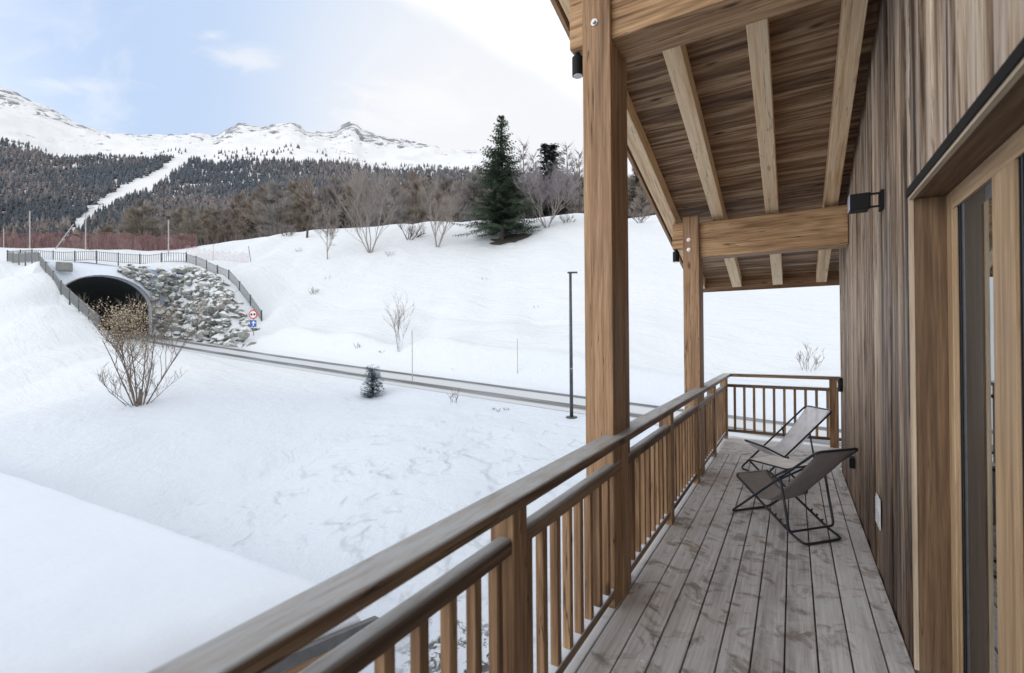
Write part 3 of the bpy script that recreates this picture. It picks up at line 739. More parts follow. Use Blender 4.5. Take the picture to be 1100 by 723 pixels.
# lamp post
x, y, z, D = hit(614, 449); hh = 155*D/F_PX
lp = empty('lamp_post', (x, y, z), YAW, 'slim dark grey lamp post with a flat head standing below the road', 'lamp post')
m = MB(); m.tube([(0, 0, 0), (0, 0, hh*.5), (0, 0, hh*.98)], [.062, .056, .045], 14); m.build('pole', M['pole'], lp, smooth=True)
m = MB(); m.tube([(0, 0, -.1), (0, 0, .035)], .19, 16); m.build('base_plate', M['pole'], lp)
m = MB(); m.tube([(0, 0, hh*.98), (0, 0, hh)], .05, 12); m.plank((-.10, -.07, hh), (.24, .07, hh+.05), 0); m.build('lamp_head', M['pole'], lp, bevel=.015)
m = MB(); m.tube([(0, -.058, hh*.34), (0, -.07, hh*.34)], .03, 8); m.build('inspection_plate', M['steel'], lp)

# ------------------------------------------------------------------ tree line behind the crest: individuals
def larch_mesh(seed, h=12., wdt=3., n=1500, conif=False):
    rs = np.random.default_rng(seed); 
    t = rs.random(n)**.8; z = h*(.10+.88*t)
    R = wdt*(1-t)**.62*(.55+.5*np.minimum(1, t*5)); nb = 46
    ba = rs.uniform(0, 6.28, nb); bt = np.sort(rs.random(nb))
    k_ = np.searchsorted(bt, t) % nb
    a = ba[k_]+rs.normal(0, .22, n); r = R*rs.random(n)**.6*(.65+.6*rs.random(nb)[k_])
    c = np.stack([r*np.cos(a), r*np.sin(a), z+(-.10 if conif else .12)*r], 1)
    L = rs.uniform(.35, .95, n)
    d = np.stack([np.cos(a), np.sin(a), rs.normal(.75, .45, n)], 1)*L[:, None]
    s = rs.normal(0, 1, (n, 3)); s = np.cross(d, s); s /= np.linalg.norm(s, axis=1)[:, None]; s *= rs.uniform(.018, .045, n)[:, None]
    V = np.stack([c-s, c+s, c+d], 1).reshape(-1, 3); Fc = np.arange(3*n).reshape(-1, 3)
    rn = np.repeat(np.clip(.15+.5*rs.random(n)+.35*t*.5+.3*(r/(R+.1)-.5), 0, 1), 3)
    return V, Fc, rn
protos = []
def proto_tree(seed, h, wdt, n, mat, conif=False):
    V, Fc, rn = larch_mesh(seed, h, wdt, n, conif)
    o = np_mesh('crown', V, Fc, mat, smooth=False, rnd=rn)
    m = MB(); m.tube([(0, 0, -.4), (.1, 0, h*.5), (0, 0, h*.97)], [h*.018, h*.011, .02], 5)
    t = m.build('trunk', M['bark'], None)
    return o, t
def dark_proto(seed):
    e = bpy.data.objects.new('tmp', None); COL.objects.link(e)
    conifer(13, 3.0, seed, M['conf'], M['bark'], e, whorls=22, per=10, dens=1.1, droop=.25, base=.05, skirt=1.15)
    ch = list(e.children)
    for c in ch: c.parent = None
    bpy.data.objects.remove(e); return tuple(sorted(ch, key=lambda q: q.name))
M['larchb'] = leafmat('larch_twigs_ochre', (.17, .15, .125), (.40, .36, .31))
M['larchg'] = leafmat('grey_bare_twigs', (.17, .155, .155), (.40, .375, .37))
M['conf'] = leafmat('conifer_mass', (.022, .036, .034), (.095, .12, .105))
P = {'brown': [proto_tree(101+i, 12, 3.0, 5200, M['larch']) for i in range(2)], 'tan': [proto_tree(111+i, 11, 3.5, 5600, M['larchb']) for i in range(2)],
     'grey': [proto_tree(121+i, 11, 3.2, 4000, M['larchg']) for i in range(2)], 'dark': [dark_proto(131+i) for i in range(2)],
     'thin': [proto_tree(141, 13, 1.5, 420, M['larchg'])]}
NAMES = {'brown': ('larch_tree', 'brown leafless larch in the tree line behind the snowy crest', 'brown larches behind the crest'),
         'tan': ('larch_tree', 'ochre-tinted leafless larch in the tree line at the forest foot', 'ochre larches behind the crest'),
         'grey': ('bare_tree', 'grey leafless tree in the tree line behind the snowy crest', 'grey bare trees behind the crest'),
         'dark': ('conifer_tree', 'dark green conifer in the tree line behind the snowy crest', 'dark conifers behind the crest'),
         'thin': ('bare_tree', 'very thin bare tree against the sky beyond the tall spruce', 'thin bare trees against the sky')}
used = set()
def tree_at(kind, px, D, ytop, label=None, wmul=1., ybase=None):
    p = at(px, 300, D)
    mz = EYE+(361.5-(ybase if ybase else 280))*D/F_PX
    if D < 88: mz = ground(p[0], p[1])
    else:
        jx = np.clip(np.searchsorted(mx, px)-1, 0, len(mx)-2); jt = min(148, int(np.interp(D, DD, DT)*149)); mz = float(wz[jx, jt])
    ztop = EYE+(361.5-ytop)*D/F_PX
    var = P[kind][random.randrange(len(P[kind]))]; hh = {'brown': 12, 'tan': 11, 'grey': 11, 'dark': 13, 'thin': 13}[kind]
    s = max(.35, (ztop-mz)/hh); nm, lab, grp = NAMES[kind]
    e = empty(nm, (p[0], p[1], mz), random.uniform(0, 6.28), label or lab, 'tree', None if label else grp)
    e.scale = (s*wmul, s*wmul, s)
    for part in var:
        if id(part) not in used: used.add(id(part)); c = part
        else: c = part.copy(); COL.objects.link(c)
        c.parent = e
rs = random.Random(3)
tops = [(-150, 232), (0, 234), (20, 244), (70, 246), (110, 240), (135, 222), (155, 214), (185, 225), (215, 222), (260, 205), (300, 196), (330, 192), (400, 190), (440, 188), (490, 184), (560, 182), (640, 186), (800, 180), (1000, 165)]
for i in range(200):
    px = -120+i*5.4+rs.uniform(-4, 4); D = rs.uniform(92, 150) if i % 2 else rs.uniform(100, 240)
    yt = float(prof(px, tops))+rs.uniform(-5, 22)
    u_ = rs.random()
    kind = 'tan' if (u_ < .35 and px < 240) or u_ < .12 else 'dark' if u_ > (.86 if px > 220 else .93) else 'grey' if u_ > .66 else 'brown'
    if px < 125 and D < 110: yt = max(yt, 243)
    tree_at(kind, px, D, yt)
tree_at('dark', 588, 95, 152, 'pointed dark conifer behind the mauve bare bush, left of a close pair', 1.65)
tree_at('dark', 596, 97, 153, 'pointed dark conifer behind the mauve bare bush, right of a close pair', 1.65)
for px, yt in ((563, 150), (574, 162), (610, 152), (618, 168), (414, 178), (623, 160)): tree_at('thin', px, 94, yt)
tree_at('dark', 697, 96, 190); tree_at('dark', 684, 98, 172); tree_at('dark', 706, 99, 196); tree_at('brown', 690, 92, 200)
tree_at('tan', 153, 104, 212, 'large rounded ochre larch above the red netting', 1.25); tree_at('tan', 196, 108, 218, 'broad ochre larch right of the rounded one above the netting', 1.2)
# undergrowth band at the forest foot
n = 9000; px = rng.uniform(-150, 760, n); D = rng.uniform(90, 200, n); tt = np.interp(D, DD, DT)
gx, gy, gz, _ = mpoint(px, tt); hh = rng.uniform(1.5, 5.5, n); a = rng.uniform(0, 6.28, n)
c = np.stack([gx, gy, gz], 1); wv = np.stack([np.cos(a), np.sin(a), 0*a], 1)*rng.uniform(.15, .7, n)[:, None]
top = c+np.stack([rng.normal(0, .7, n), rng.normal(0, .7, n), hh], 1)
V = np.stack([c-wv, c+wv, top], 1).reshape(-1, 3); cc = np.array([.155, .13, .125])*rng.uniform(.5, 1.5, (n, 1)); 
uo = np_mesh('forest_undergrowth', V, np.arange(3*n).reshape(-1, 3), M['vcol'], smooth=False, col=np.repeat(cc, 3, 0)); tag(uo, 'brown brush at the foot of the forest behind the crest', 'undergrowth', kind='stuff')

# ------------------------------------------------------------------ tunnel
tx = lambda u, v: uv2xy(u, v)
def uvz(P_): 
    P_ = np.asarray(P_, float); x, y = uv2xy(P_[:, 0], P_[:, 1]); return np.stack([x, y, P_[:, 2]], 1)
z0 = float(zr(0)); CV, HW, SP = -.1, 3.75, z0+2.3; AP = 8.1
tun = empty('road_tunnel', (*tx(0, -.1), z0), 0, 'dark arched road tunnel mouth under a snowy bank', 'tunnel')
na = 26; arch = [(CV-HW, z0-.3)]+[(CV-HW*math.cos(math.pi*i/na), SP+(AP-SP)*max(0.,math.sin(math.pi*i/na))**.92) for i in range(na+1)]+[(CV+HW, z0-.3)]
outer = []
for v, zz_ in arch:
    d = np.array([v-CV, zz_-z0-1.]); L = np.linalg.norm(d); 
    outer.append((np.clip(CV+(v-CV)*(1.35 if v < CV else 2.), CV-4.9, CV+7.), z0-.3 if zz_ < z0 else max(zz_+.9, min(9.4, zz_+2.6))))
m = MB(); n = len(arch); V = []
for (u0, src) in ((0.16, arch), (-1.5, outer), (-1.6, outer), (-.75, arch)): V += [(u0, v, z_) for v, z_ in src]
Fs = []
for r_ in range(4):
    for i in range(n-1): a0 = r_*n+i; b0 = ((r_+1) % 4)*n+i; Fs.append((a0, a0+1, b0+1, b0))
m.add(uvz(V)-np.array(tun.location), Fs); m.build('portal_wall', M['snowr'], tun)
lip = [(v+(v-CV)*.015, z_+.08) for v, z_ in arch]
m = MB(); V = []
for (u0, src) in ((.30, arch), (.30, lip), (.17, lip), (.17, arch)): V += [(u0, v, z_) for v, z_ in src]
m.add(uvz(V)-np.array(tun.location), Fs); m.build('arch_rim', M['concrete'], tun, smooth=False)
m = MB(); V = []; K_ = 14
for kk in range(K_+1): V += [(-.74-kk*1.9, v, z_) for v, z_ in arch]
Fs = [(kk*n+i, kk*n+i+1, (kk+1)*n+i+1, (kk+1)*n+i) for kk in range(K_) for i in range(n-1)]+[tuple(K_*n+i for i in range(n))]
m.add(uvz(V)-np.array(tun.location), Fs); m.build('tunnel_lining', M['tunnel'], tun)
# concrete block on the lip
p = at(69.5, 285.5, 43.6); cb = empty('concrete_block', tuple(p), YAW+.5, 'grey concrete block at the top left of the tunnel arch', 'block')
m = MB(); m.plank((-.55, -.35, -.5), (.5, .35, .28), 0); o = m.build('block', M['concrete'], cb, bevel=.06)
m = MB(); m.plank((-.52, -.33, .281), (.47, .33, .36), 0); m.build('snow_cap', M['snowr'], cb, bevel=.04)

# boulder retaining wall on the right side of the cutting
m = MB(); rs = random.Random(12); nb = 0
icoV = []; ph = (1+5**.5)/2
ico = np.array([(-1,ph,0),(1,ph,0),(-1,-ph,0),(1,-ph,0),(0,-1,ph),(0,1,ph),(0,-1,-ph),(0,1,-ph),(ph,0,-1),(ph,0,1),(-ph,0,-1),(-ph,0,1)])/math.sqrt(1+ph*ph)
icoF = [(0,11,5),(0,5,1),(0,1,7),(0,7,10),(0,10,11),(1,5,9),(5,11,4),(11,10,2),(10,7,6),(7,1,8),(3,9,4),(3,4,2),(3,2,6),(3,6,8),(3,8,9),(4,9,5),(2,4,11),(6,2,10),(8,6,7),(9,8,1)]
def sub(V, F_):
    V = [tuple(v) for v in V]; c = {}; o = []
    def mid(a, b):
        k_ = (min(a, b), max(a, b))
        if k_ not in c: q = (np.array(V[a])+np.array(V[b])); q /= np.linalg.norm(q); V.append(tuple(q)); c[k_] = len(V)-1
        return c[k_]
    for a, b, d in F_: ab, bd, da = mid(a, b), mid(b, d), mid(d, a); o += [(a, ab, da), (b, bd, ab), (d, da, bd), (ab, bd, da)]
    return np.array(V), o
SV, SF = sub(ico, icoF)
def boulder(m, c, r, rs):
    a = [np.array([rs.gauss(0, 1) for _ in range(3)]) for _ in range(9)]; a = [q/np.linalg.norm(q) for q in a]
    V = SV.copy()
    for q in a:                       # chop flat facets
        d = V@q; lim = rs.uniform(.38, .72); V = V-np.outer(np.maximum(0, d-lim), q)
    V = V*np.array([rs.uniform(.85, 1.35), rs.uniform(.8, 1.1), rs.uniform(.65, .95)])*r
    m.add(V+c, SF, None, rs.random())
loc0 = np.array([*tx(8, 6), z0])
bw = empty('boulder_wall', tuple(loc0), 0, 'retaining wall of grey boulders with snow in the joints, right of the tunnel mouth', 'wall')
u_ = .3
while u_ < 17.5:
    topz = float(np.interp(u_, [f[0] for f in FR], [f[1] for f in FR]))-.15
    zb = float(zr(u_)); v0 = 3.7; hgt_ = topz-zb
    if hgt_ > .2:
        s_ = 0.1
        while s_ < hgt_-.1:
            r = rs.uniform(.32, .66); vv = v0+s_/2.6; ok_ = rs.random() < (.97 if s_ < hgt_*.75 else .5)
            if ok_:
                x, y = uv2xy(u_+rs.uniform(-.3, .3), vv+rs.uniform(-.05, .2)); boulder(m, np.array([x, y, zb+s_+rs.uniform(-.15, .15)])-loc0, r, rs)
            s_ += r*1.25
    u_ += rs.uniform(.55, .8)
for i in range(230):   # loose rocks between the wall head and the fence
    uu_ = rs.uniform(0, 15); tz = float(np.interp(uu_, [f[0] for f in FR], [f[1] for f in FR]))
    va = 3.9+max(0, tz-float(zr(uu_)))/2.6; v_ = rs.uniform(va-.5, min(7.3, va+2.2))
    if rs.random() < (v_-va)*.2: continue
    x, y = uv2xy(uu_, v_); boulder(m, np.array([x, y, ground(x, y)+.02])-loc0, rs.uniform(.3, .55), rs)
for i in range(130):   # shoulder right of the arch
    v_ = rs.uniform(CV+1.5, 6.6); zt_ = SP+(AP-SP)*math.sqrt(max(0, 1-((v_-CV)/(HW+.2))**2)) if v_ < CV+HW else z0
    z_ = rs.uniform(max(z0, zt_+.75), 9.3)
    if zt_+.75 > 9.2: continue
    x, y = uv2xy(.4-1.6*(z_-zt_)/max(.5, 9.4-zt_)*(v_ < CV+HW)+rs.uniform(-.1, .2), v_); boulder(m, np.array([x, y, z_])-loc0, rs.uniform(.35, .62), rs)
for i in range(6):
    x, y = uv2xy(17.2+i*.32+rs.uniform(-.1, .1), 4.4+rs.uniform(-.1, .3)); boulder(m, np.array([x, y, float(zr(18))+.2])-loc0, .42, rs)
m.build('boulders', M['boulder'], bw)

# palings fence around the portal
def fence(path, label, name, h=1.05):
    P_ = np.array(path); e = empty(name, tuple(P_[0]), 0, label, 'fence'); L = np.concatenate([[0], np.cumsum(np.linalg.norm(np.diff(P_, axis=0), axis=1))])
    f = lambda s: np.array([np.interp(s, L, P_[:, i]) for i in range(3)])-P_[0]
    m = MB(); s = 0
    while s < L[-1]:
        a = f(s); m.plank(a+np.array([-.022, -.022, .1]), a+np.array([.022, .022, h]), 2); s += .24
    m.build('pales', M['fence'], e)
    m = MB()
    for zz_ in (.14, h-.06):
        m.tube([f(q)+np.array([0, 0, zz_]) for q in np.linspace(0, L[-1], 30)], .028, 5)
    m.build('rails', M['fence'], e)
    n = max(2, int(L[-1]/2.4))
    for i in range(n+1):
        a = f(L[-1]*i/n); o = box('post', a+np.array([-.045, -.045, -.4]), a+np.array([.045, .045, h+.08]), M['pole'], e)
    return e
def snap(pts): return [np.array([p[0], p[1], max(ground(p[0], p[1])-.05, p[2]-.3)]) for p in pts]
fence(snap([f[2] for f in FL]), 'grey paling fence running down the left side of the tunnel cutting', 'metal_fence')
back = [FL[0][2]]
for px, py in ((35, 280), (66, 278.5), (100, 277.5), (133, 280.5), (160, 283), (182, 284)): back.append(at(px, py, 53.5))
back.append(FR[0][2])
fence(snap(back), 'grey paling fence crossing above the tunnel on the snowy bank', 'metal_fence', 1.15)
fence(snap([f[2] for f in FR]), 'grey paling fence curving down behind the boulders to the road signs', 'metal_fence')

# road signs
u_s, _, ps = on_v(272, 333, 5.6); x, y = ps[0], ps[1]; zg = ground(x, y)
# face the camera side / oncoming road
sg = empty('road_signs', (x, y, zg), YAW-.05, 'round red-rimmed sign above a square blue one, at the end of the boulder wall', 'sign')
sc = F_PX/np.dot(np.array([x, y, 0])-0, fw)
r_ = 4.9/sc; zc = EYE+(361.5-333)/sc-zg
m = MB(); m.tube([(0, .04, -.5), (0, .04, zc+r_*.9)], .035, 8); m.build('pole', M['fence'], sg)
m = MB(); m.tube([(0, .0, zc), (0, -.03, zc)], r_, 32); m.build('round_sign_rim', M['red'], sg)
m = MB(); m.tube([(0, -.032, zc), (0, -.036, zc)], r_*.74, 32); fc = m.build('round_sign_face', M['signw'], sg)
m = MB()
for xx in (-.22, .2):
    m.plank(((xx-.13)*r_*1.6, -.043, zc-.06), ((xx+.13)*r_*1.6, -.0385, zc+.09), 0); m.plank(((xx-.1)*r_*1.6, -.043, zc-.12), ((xx-.04)*r_*1.6, -.0385, zc-.062), 0); m.plank(((xx+.04)*r_*1.6, -.043, zc-.12), ((xx+.1)*r_*1.6, -.0385, zc-.062), 0)
m.build('symbol', M['black'], fc)
zq = EYE+(361.5-342.8)/sc-zg; q = 3.6/sc
m = MB(); m.plank((-q, -.03, zq-q), (q, 0, zq+q), 0); sq = m.build('square_sign', M['blue'], sg, bevel=.02)
m = MB(); m.plank((-.05*q, -.037, zq-.75*q), (.22*q, -.033, zq+.1*q), 0); m.plank((-.35*q, -.037, zq+.1*q+.001), (.75*q, -.033, zq+.42*q), 0); m.plank((-.05*q, -.037, zq+.421*q), (.3*q, -.033, zq+.75*q), 0); m.build('symbol', M['signw'], sq)

# poles + red netting on the plateau behind the fence
def pole(px, y0, y1, D, label, px1=None, r=.05, name='netting_pole', mat='slat'):
    a = at(px, y0, D); b_ = at(px if px1 is None else px1, y1, D); zg = min(a[2], ground(a[0], a[1])+.1)
    m = MB(); m.tube([(0, 0, -.6), tuple(b_-a)], r, 6); m.tube([tuple(b_-a), tuple(b_-a+np.array([0, 0, .05]))], r*1.4, 6)
    o = m.build(name, M[mat], None); o.location = tuple(a); tag(o, label, 'pole'); return o
pole(4, 268, 246, 64, 'short grey pole at the far left end of the red netting')
pole(32, 268, 227, 63, 'tall grey pole behind the fence, leftmost of the three tall ones', r=.07)
pole(92, 269, 229, 63, 'tall grey pole behind the fence, middle one of the three tall ones', r=.07)
pole(181, 276, 237, 60, 'tall grey pole behind the fence, nearest the netting right end', r=.07)
pole(57, 266, 241, 62, 'slanting grey strut leaning behind the fence above the tunnel', px1=79, r=.06)
pole(229, 291, 263, 56, 'thin pinkish pole holding the faded netting on the slope', r=.03)
pole(272, 293, 265, 56, 'thin dark pole leaning at the right end of the faded netting', px1=267, r=.035, mat='pole')
def netting(pts, h, mat, label, name):
    e = None; m = MB(); V = []; n = 60
    P_ = np.array(pts); L = np.concatenate([[0], np.cumsum(np.linalg.norm(np.diff(P_, axis=0), axis=1))])
    for i in range(n+1):
        s = L[-1]*i/n; p = np.array([np.interp(s, L, P_[:, k_]) for k_ in range(3)])
        V += [p+np.array([0, 0, 0.]), p+np.array([0, 0, h*(.9+.14*abs(math.sin(i*.55)))])]
    m.add(V, [(2*i, 2*i+2, 2*i+3, 2*i+1) for i in range(n)]); o = m.build(name, mat, None); tag(o, label, 'netting'); return o
netting([at(-60, 270, 66), at(60, 270, 66), at(120, 271, 65), at(175, 275, 63), at(212, 273, 63)], 2.7, M['netr'], 'long dark red safety netting on the plateau behind the fence', 'safety_netting')
netting([at(200, 283, 57), at(229, 289, 56), at(268, 291, 56)], 2.2, M['netp'], 'faded pink netting between two thin poles on the snow slope', 'safety_netting')
# ------------------------------------------------------------------ lower roof with snow, left below the balcony
lr = empty('lower_roof', (-4., 3.4, -1.4), 0, 'lower timber roof under thick smooth snow, left of the balcony rail', 'roof')
lo_ = np.array(lr.location)
xs = np.linspace(-30, -3.86, 70); ys = 3.55-13.55*(np.linspace(1, 0, 70)**2.2)
XX, YY = np.meshgrid(xs, ys, indexing='ij')
edge_y = 3.46+.07*vnoise(XX, 0*XX, 1.1, 2)+.03*vnoise(XX, 0*XX, .35, 1)-.055*np.maximum(0, -XX-4.6)-.0022*np.maximum(0, -XX-7)**2
t_ = (YY+10)/13.55; YY2 = -10+(edge_y+10)*t_
ZZ = -1.03+.19*(3.5-YY2)+.02*vnoise(XX, YY2, .6, 1)
e1 = np.clip((edge_y-YY2)/.26, 0, 1); e2 = np.clip((-3.86-XX)/.6, 0, 1)
ZZ = ZZ-.20*(1-np.sqrt(1-(1-e1)**2))-.20*(1-np.sqrt(1-(1-e2)**2))+.03*vnoise(XX, YY2, 2., 0)
ni, nj = XX.shape; id_ = np.arange(XX.size).reshape(XX.shape)
Fs = np.stack([id_[:-1, :-1], id_[1:, :-1], id_[1:, 1:], id_[:-1, 1:]], -1).reshape(-1, 4)
V = np.stack([XX.ravel(), YY2.ravel(), ZZ.ravel()], 1)
# skirt round the edge
ring = list(id_[:, -1])[::1]; r2_ = list(id_[-1, :])
Vb = V[ring].copy(); Vb[:, 2] -= .12; Vc = V[r2_].copy(); Vc[:, 2] -= .12
n1 = len(V); V = np.vstack([V, Vb, Vc]); n2 = n1+len(ring)
F1 = [(ring[i], ring[i+1], n1+i+1, n1+i) for i in range(len(ring)-1)]+[(r2_[i+1], r2_[i], n2+i, n2+i+1) for i in range(len(r2_)-1)]
np_mesh('snow_blanket', V-lo_, np.vstack([Fs, np.array(F1)]), M['snowr'], lr)
m = MB(); s36 = .36
m.beam(np.array([-3.80, 3.5, -1.38])-lo_, np.array([-3.80, -10, -1.38+.19*13.5])-lo_, .07, .11); m.build('verge_trim', M['membrane'], lr)
m = MB(); m.beam(np.array([-3.9, 3.42, -1.70])-lo_, np.array([-3.9, -10, -1.70+.19*13.42])-lo_, .12, .32); m.build('verge_rafter', M['post'], lr, bevel=.006)
m = MB(); E_ = [(xx_, float(3.30-.055*max(0, -xx_-4.6)-.0022*max(0, -xx_-7)**2)) for xx_ in np.linspace(-3.95, -28, 14)]
for (xa_, ya_), (xb_, yb_) in zip(E_[:-1], E_[1:]): m.beam(np.array([xa_, ya_, -1.62])-lo_, np.array([xb_, yb_, -1.62])-lo_, .06, .22)
m.build('eaves_board', M['membrane'], lr)
m = MB(); m.plank(np.array([-4.12, 3.1, -3.6])-lo_, np.array([-3.96, 3.26, -1.66])-lo_, 2); m.build('post', M['post'], lr, bevel=.006)

# ------------------------------------------------------------------ balcony deck
WALLX = .504
m = MB(); x0 = -.9375-.14
gw = .1475
for i in range(11):
    xa = -.9375-gw+i*gw+.004; xb = xa+gw-.008
    xb = min(xb, WALLX-.004)
    ya = -2.6; cuts = [ya]+sorted(random.uniform(-1, 8) for _ in range(0 if i % 3 else 1))+[7.28]
    cuts = [-2.6, 7.28] if i % 4 else [-2.6, 3.2+random.uniform(-2, 2), 7.28]
    for a, b_ in zip(cuts[:-1], cuts[1:]): m.plank((xa, a, -.028+random.uniform(-.001, .001)), (xb, b_-.004, random.uniform(-.0015, .0015)), 1)
yy = 7.285; i = 0
while yy < 8.5:
    m.plank((-1.08, yy, -.028), (3.2, min(yy+.14, 8.56), random.uniform(-.0015, .0015)), 0); yy += .1475
dk = m.build('balcony_deck', M['deck'], None, bevel=.004, bseg=2); tag(dk, kind='structure')
m = MB(); 
for yj in np.arange(-2.2, 8.5, .6): m.plank((-1.0, yj, -.18), (.5, yj+.07, -.0285), 0)
m.plank((-1.0, -2.6, -.215), (.5, 8.5, -.20), 1); m.plank((-1.1, -2.6, -.24), (-1.04, 8.52, -.03), 1); m.plank((-1.1, 8.521, -.24), (3.2, 8.58, -.03), 0)  # wide sheet below the joists added to stop light in the board gaps
tag(m.build('deck_joists_and_light_stop', M['post'], None), kind='structure')

# ------------------------------------------------------------------ railing
rl = empty('balcony_railing', (-.98, 2.9, 0), 0, 'brown timber balcony railing with a broad rounded handrail, square balusters and bolted posts', 'railing')
ro = np.array(rl.location)
def hand(xi, xo, zt, zb, r):
    P_ = []
    for k_ in range(5): a = math.pi/2*k_/4; P_.append((xi-r+r*math.sin(a), zt-r+r*math.cos(a)))
    P_ = P_[::1]; L_ = [(xo+r-r*math.sin(math.pi/2*k_/4), zt-r+r*math.cos(math.pi/2*k_/4)) for k_ in range(4, -1, -1)]
    return L_+P_+[(xi, zb), (xo, zb)]
HT, HB = 1.055, 1.008
m = MB(); pr = hand(-.885, -1.01, HT, HB, .011); pr = [(a-ro[0], b_) for a, b_ in pr]
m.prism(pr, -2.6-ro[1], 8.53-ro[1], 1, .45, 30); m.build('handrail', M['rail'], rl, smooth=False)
m = MB(); pr = [(a-ro[1], b_) for a, b_ in hand(8.405, 8.53, HT, HB, .011)]
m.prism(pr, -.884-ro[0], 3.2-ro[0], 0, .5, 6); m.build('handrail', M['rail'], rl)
posts = [1.548+1.358*k_ for k_ in range(-3, 6)]
pw = .11
for py_ in posts:
    m = MB(); m.plank(np.array([-1.035, py_, -.0])-ro, np.array([-.928, py_+pw, HB-.002])-ro, 2); po = m.build('post', M['balus'], rl, bevel=.005)
    for zb in (.055, .235):
        m = MB(); m.tube([(-.980-ro[0], py_-ro[1]+.0, zb), (-.980-ro[0], py_-ro[1]-.008, zb)], .017, 6); m.tube([(-.980-ro[0], py_-ro[1]-.008, zb), (-.980-ro[0], py_-ro[1]-.02, zb)], .009, 6); m.build('bolt', M['steel'], po)
for a, b_ in zip(posts[:-1], posts[1:]):
    y0, y1 = a+pw+.001, b_-.001
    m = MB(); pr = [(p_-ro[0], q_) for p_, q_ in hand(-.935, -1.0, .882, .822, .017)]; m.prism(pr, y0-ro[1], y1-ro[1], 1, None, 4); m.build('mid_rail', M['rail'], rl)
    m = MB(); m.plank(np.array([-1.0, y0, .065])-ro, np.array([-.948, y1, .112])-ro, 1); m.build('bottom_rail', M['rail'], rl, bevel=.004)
    for k_ in range(9):
        yb = a+.158+.14*k_
        if yb+.045 > b_: continue
        m = MB(); m.plank(np.array([-.993, yb, .113])-ro, np.array([-.953, yb+.042, .821])-ro, 2); m.build('baluster', M['balus'], rl, bevel=.003)
    m = MB(); m.plank(np.array([-.998, y0+.01, .1125])-ro, np.array([-.951, y1-.01, .119])-ro, 1); m.build('snow_strip', M['snowr'], rl)
# far side
fposts = [.46, 1.9, 3.1]
for i, xp in enumerate(fposts):
    m = MB(); m.plank(np.array([xp, 8.42, 0])-ro, np.array([xp+.11, 8.52, HB-.002])-ro, 2); m.build('post', M['balus'], rl, bevel=.005)
xsn = [-.93]+fposts
for a, b_ in zip(xsn[:-1], xsn[1:]):
    a2 = a if a < 0 else a+.111
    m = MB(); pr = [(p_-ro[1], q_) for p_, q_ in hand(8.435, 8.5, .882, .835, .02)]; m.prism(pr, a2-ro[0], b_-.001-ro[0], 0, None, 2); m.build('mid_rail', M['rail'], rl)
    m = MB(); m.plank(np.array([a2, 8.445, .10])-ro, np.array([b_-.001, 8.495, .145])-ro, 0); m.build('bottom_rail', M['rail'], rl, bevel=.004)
    k_ = 0
    while a2+.085+.1405*k_+.04 < b_:
        xb = a2+.085+.1405*k_; k_ += 1
        m = MB(); m.plank(np.array([xb, 8.45, .146])-ro, np.array([xb+.036, 8.49, .834])-ro, 2); m.build('baluster', M['balus'], rl, bevel=.003)

# ------------------------------------------------------------------ roof: z of rafter undersides
SL = .29
def rz_(y): return 3.1-SL*(y-5.9)
roof = empty('balcony_roof', (-.4, 5.9, 3.1), 0, 'sloping timber roof over the balcony with pale rafters under dark boards', 'roof'); fo_ = np.array(roof.location)
RH = .165; Y0, Y1 = 1.75, 8.17
for xa, xb in ((-1.355, -1.22), (-.814, -.684), (-.256, -.126), (.298, .425)):
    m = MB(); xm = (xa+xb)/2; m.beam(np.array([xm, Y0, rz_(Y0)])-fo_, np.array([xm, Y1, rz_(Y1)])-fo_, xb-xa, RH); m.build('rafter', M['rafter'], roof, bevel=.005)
m = MB(); s = 0; ysz = math.sqrt(1+SL*SL); yy = Y0
while yy < 8.2:
    y2 = min(yy+.172, 8.215); zz0, zz1 = rz_(yy)+RH*ysz+.002, rz_(y2-.004)+RH*ysz+.002
    V = [(-1.42, yy, zz0), (-1.42, y2-.004, zz1), (3.2, y2-.004, zz1), (3.2, yy, zz0)]; V += [(a, b_, c_+.03) for a, b_, c_ in V]
    m._grain(np.array(V)-fo_, [(0,1,2,3),(7,6,5,4),(0,4,5,1),(1,5,6,2),(2,6,7,3),(3,7,4,0)], 0, None); yy = y2
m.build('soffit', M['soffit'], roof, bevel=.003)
m = MB(); V = [(-1.45, Y0, rz_(Y0)+RH*ysz+.034), (-1.45, 8.3, rz_(8.3)+RH*ysz+.034), (3.4, 8.3, rz_(8.3)+RH*ysz+.034), (3.4, Y0, rz_(Y0)+RH*ysz+.034)]; V += [(a, b_, c_+.16) for a, b_, c_ in V]
m.add(np.array(V)-fo_, [(0,1,2,3),(7,6,5,4),(0,4,5,1),(1,5,6,2),(2,6,7,3),(3,7,4,0)]); m.build('roof_covering', M['membrane'], roof)
m = MB(); m.plank(np.array([-1.41, 8.22, rz_(8.22)-.035])-fo_, np.array([3.2, 8.255, rz_(8.22)+.25])-fo_, 0); m.build('fascia', M['post'], roof, bevel=.003)
m = MB(); m.plank(np.array([-1.22, 8.05, rz_(8.1)+.015])-fo_, np.array([3.2, 8.215, rz_(8.1)+.045])-fo_, 0); 
m = MB(); m.beam(np.array([-1.395, Y0, rz_(Y0)-.0])-fo_, np.array([-1.395, 8.25, rz_(8.25)])-fo_, .03, .30); m.build('bargeboard', M['post'], roof, bevel=.003)
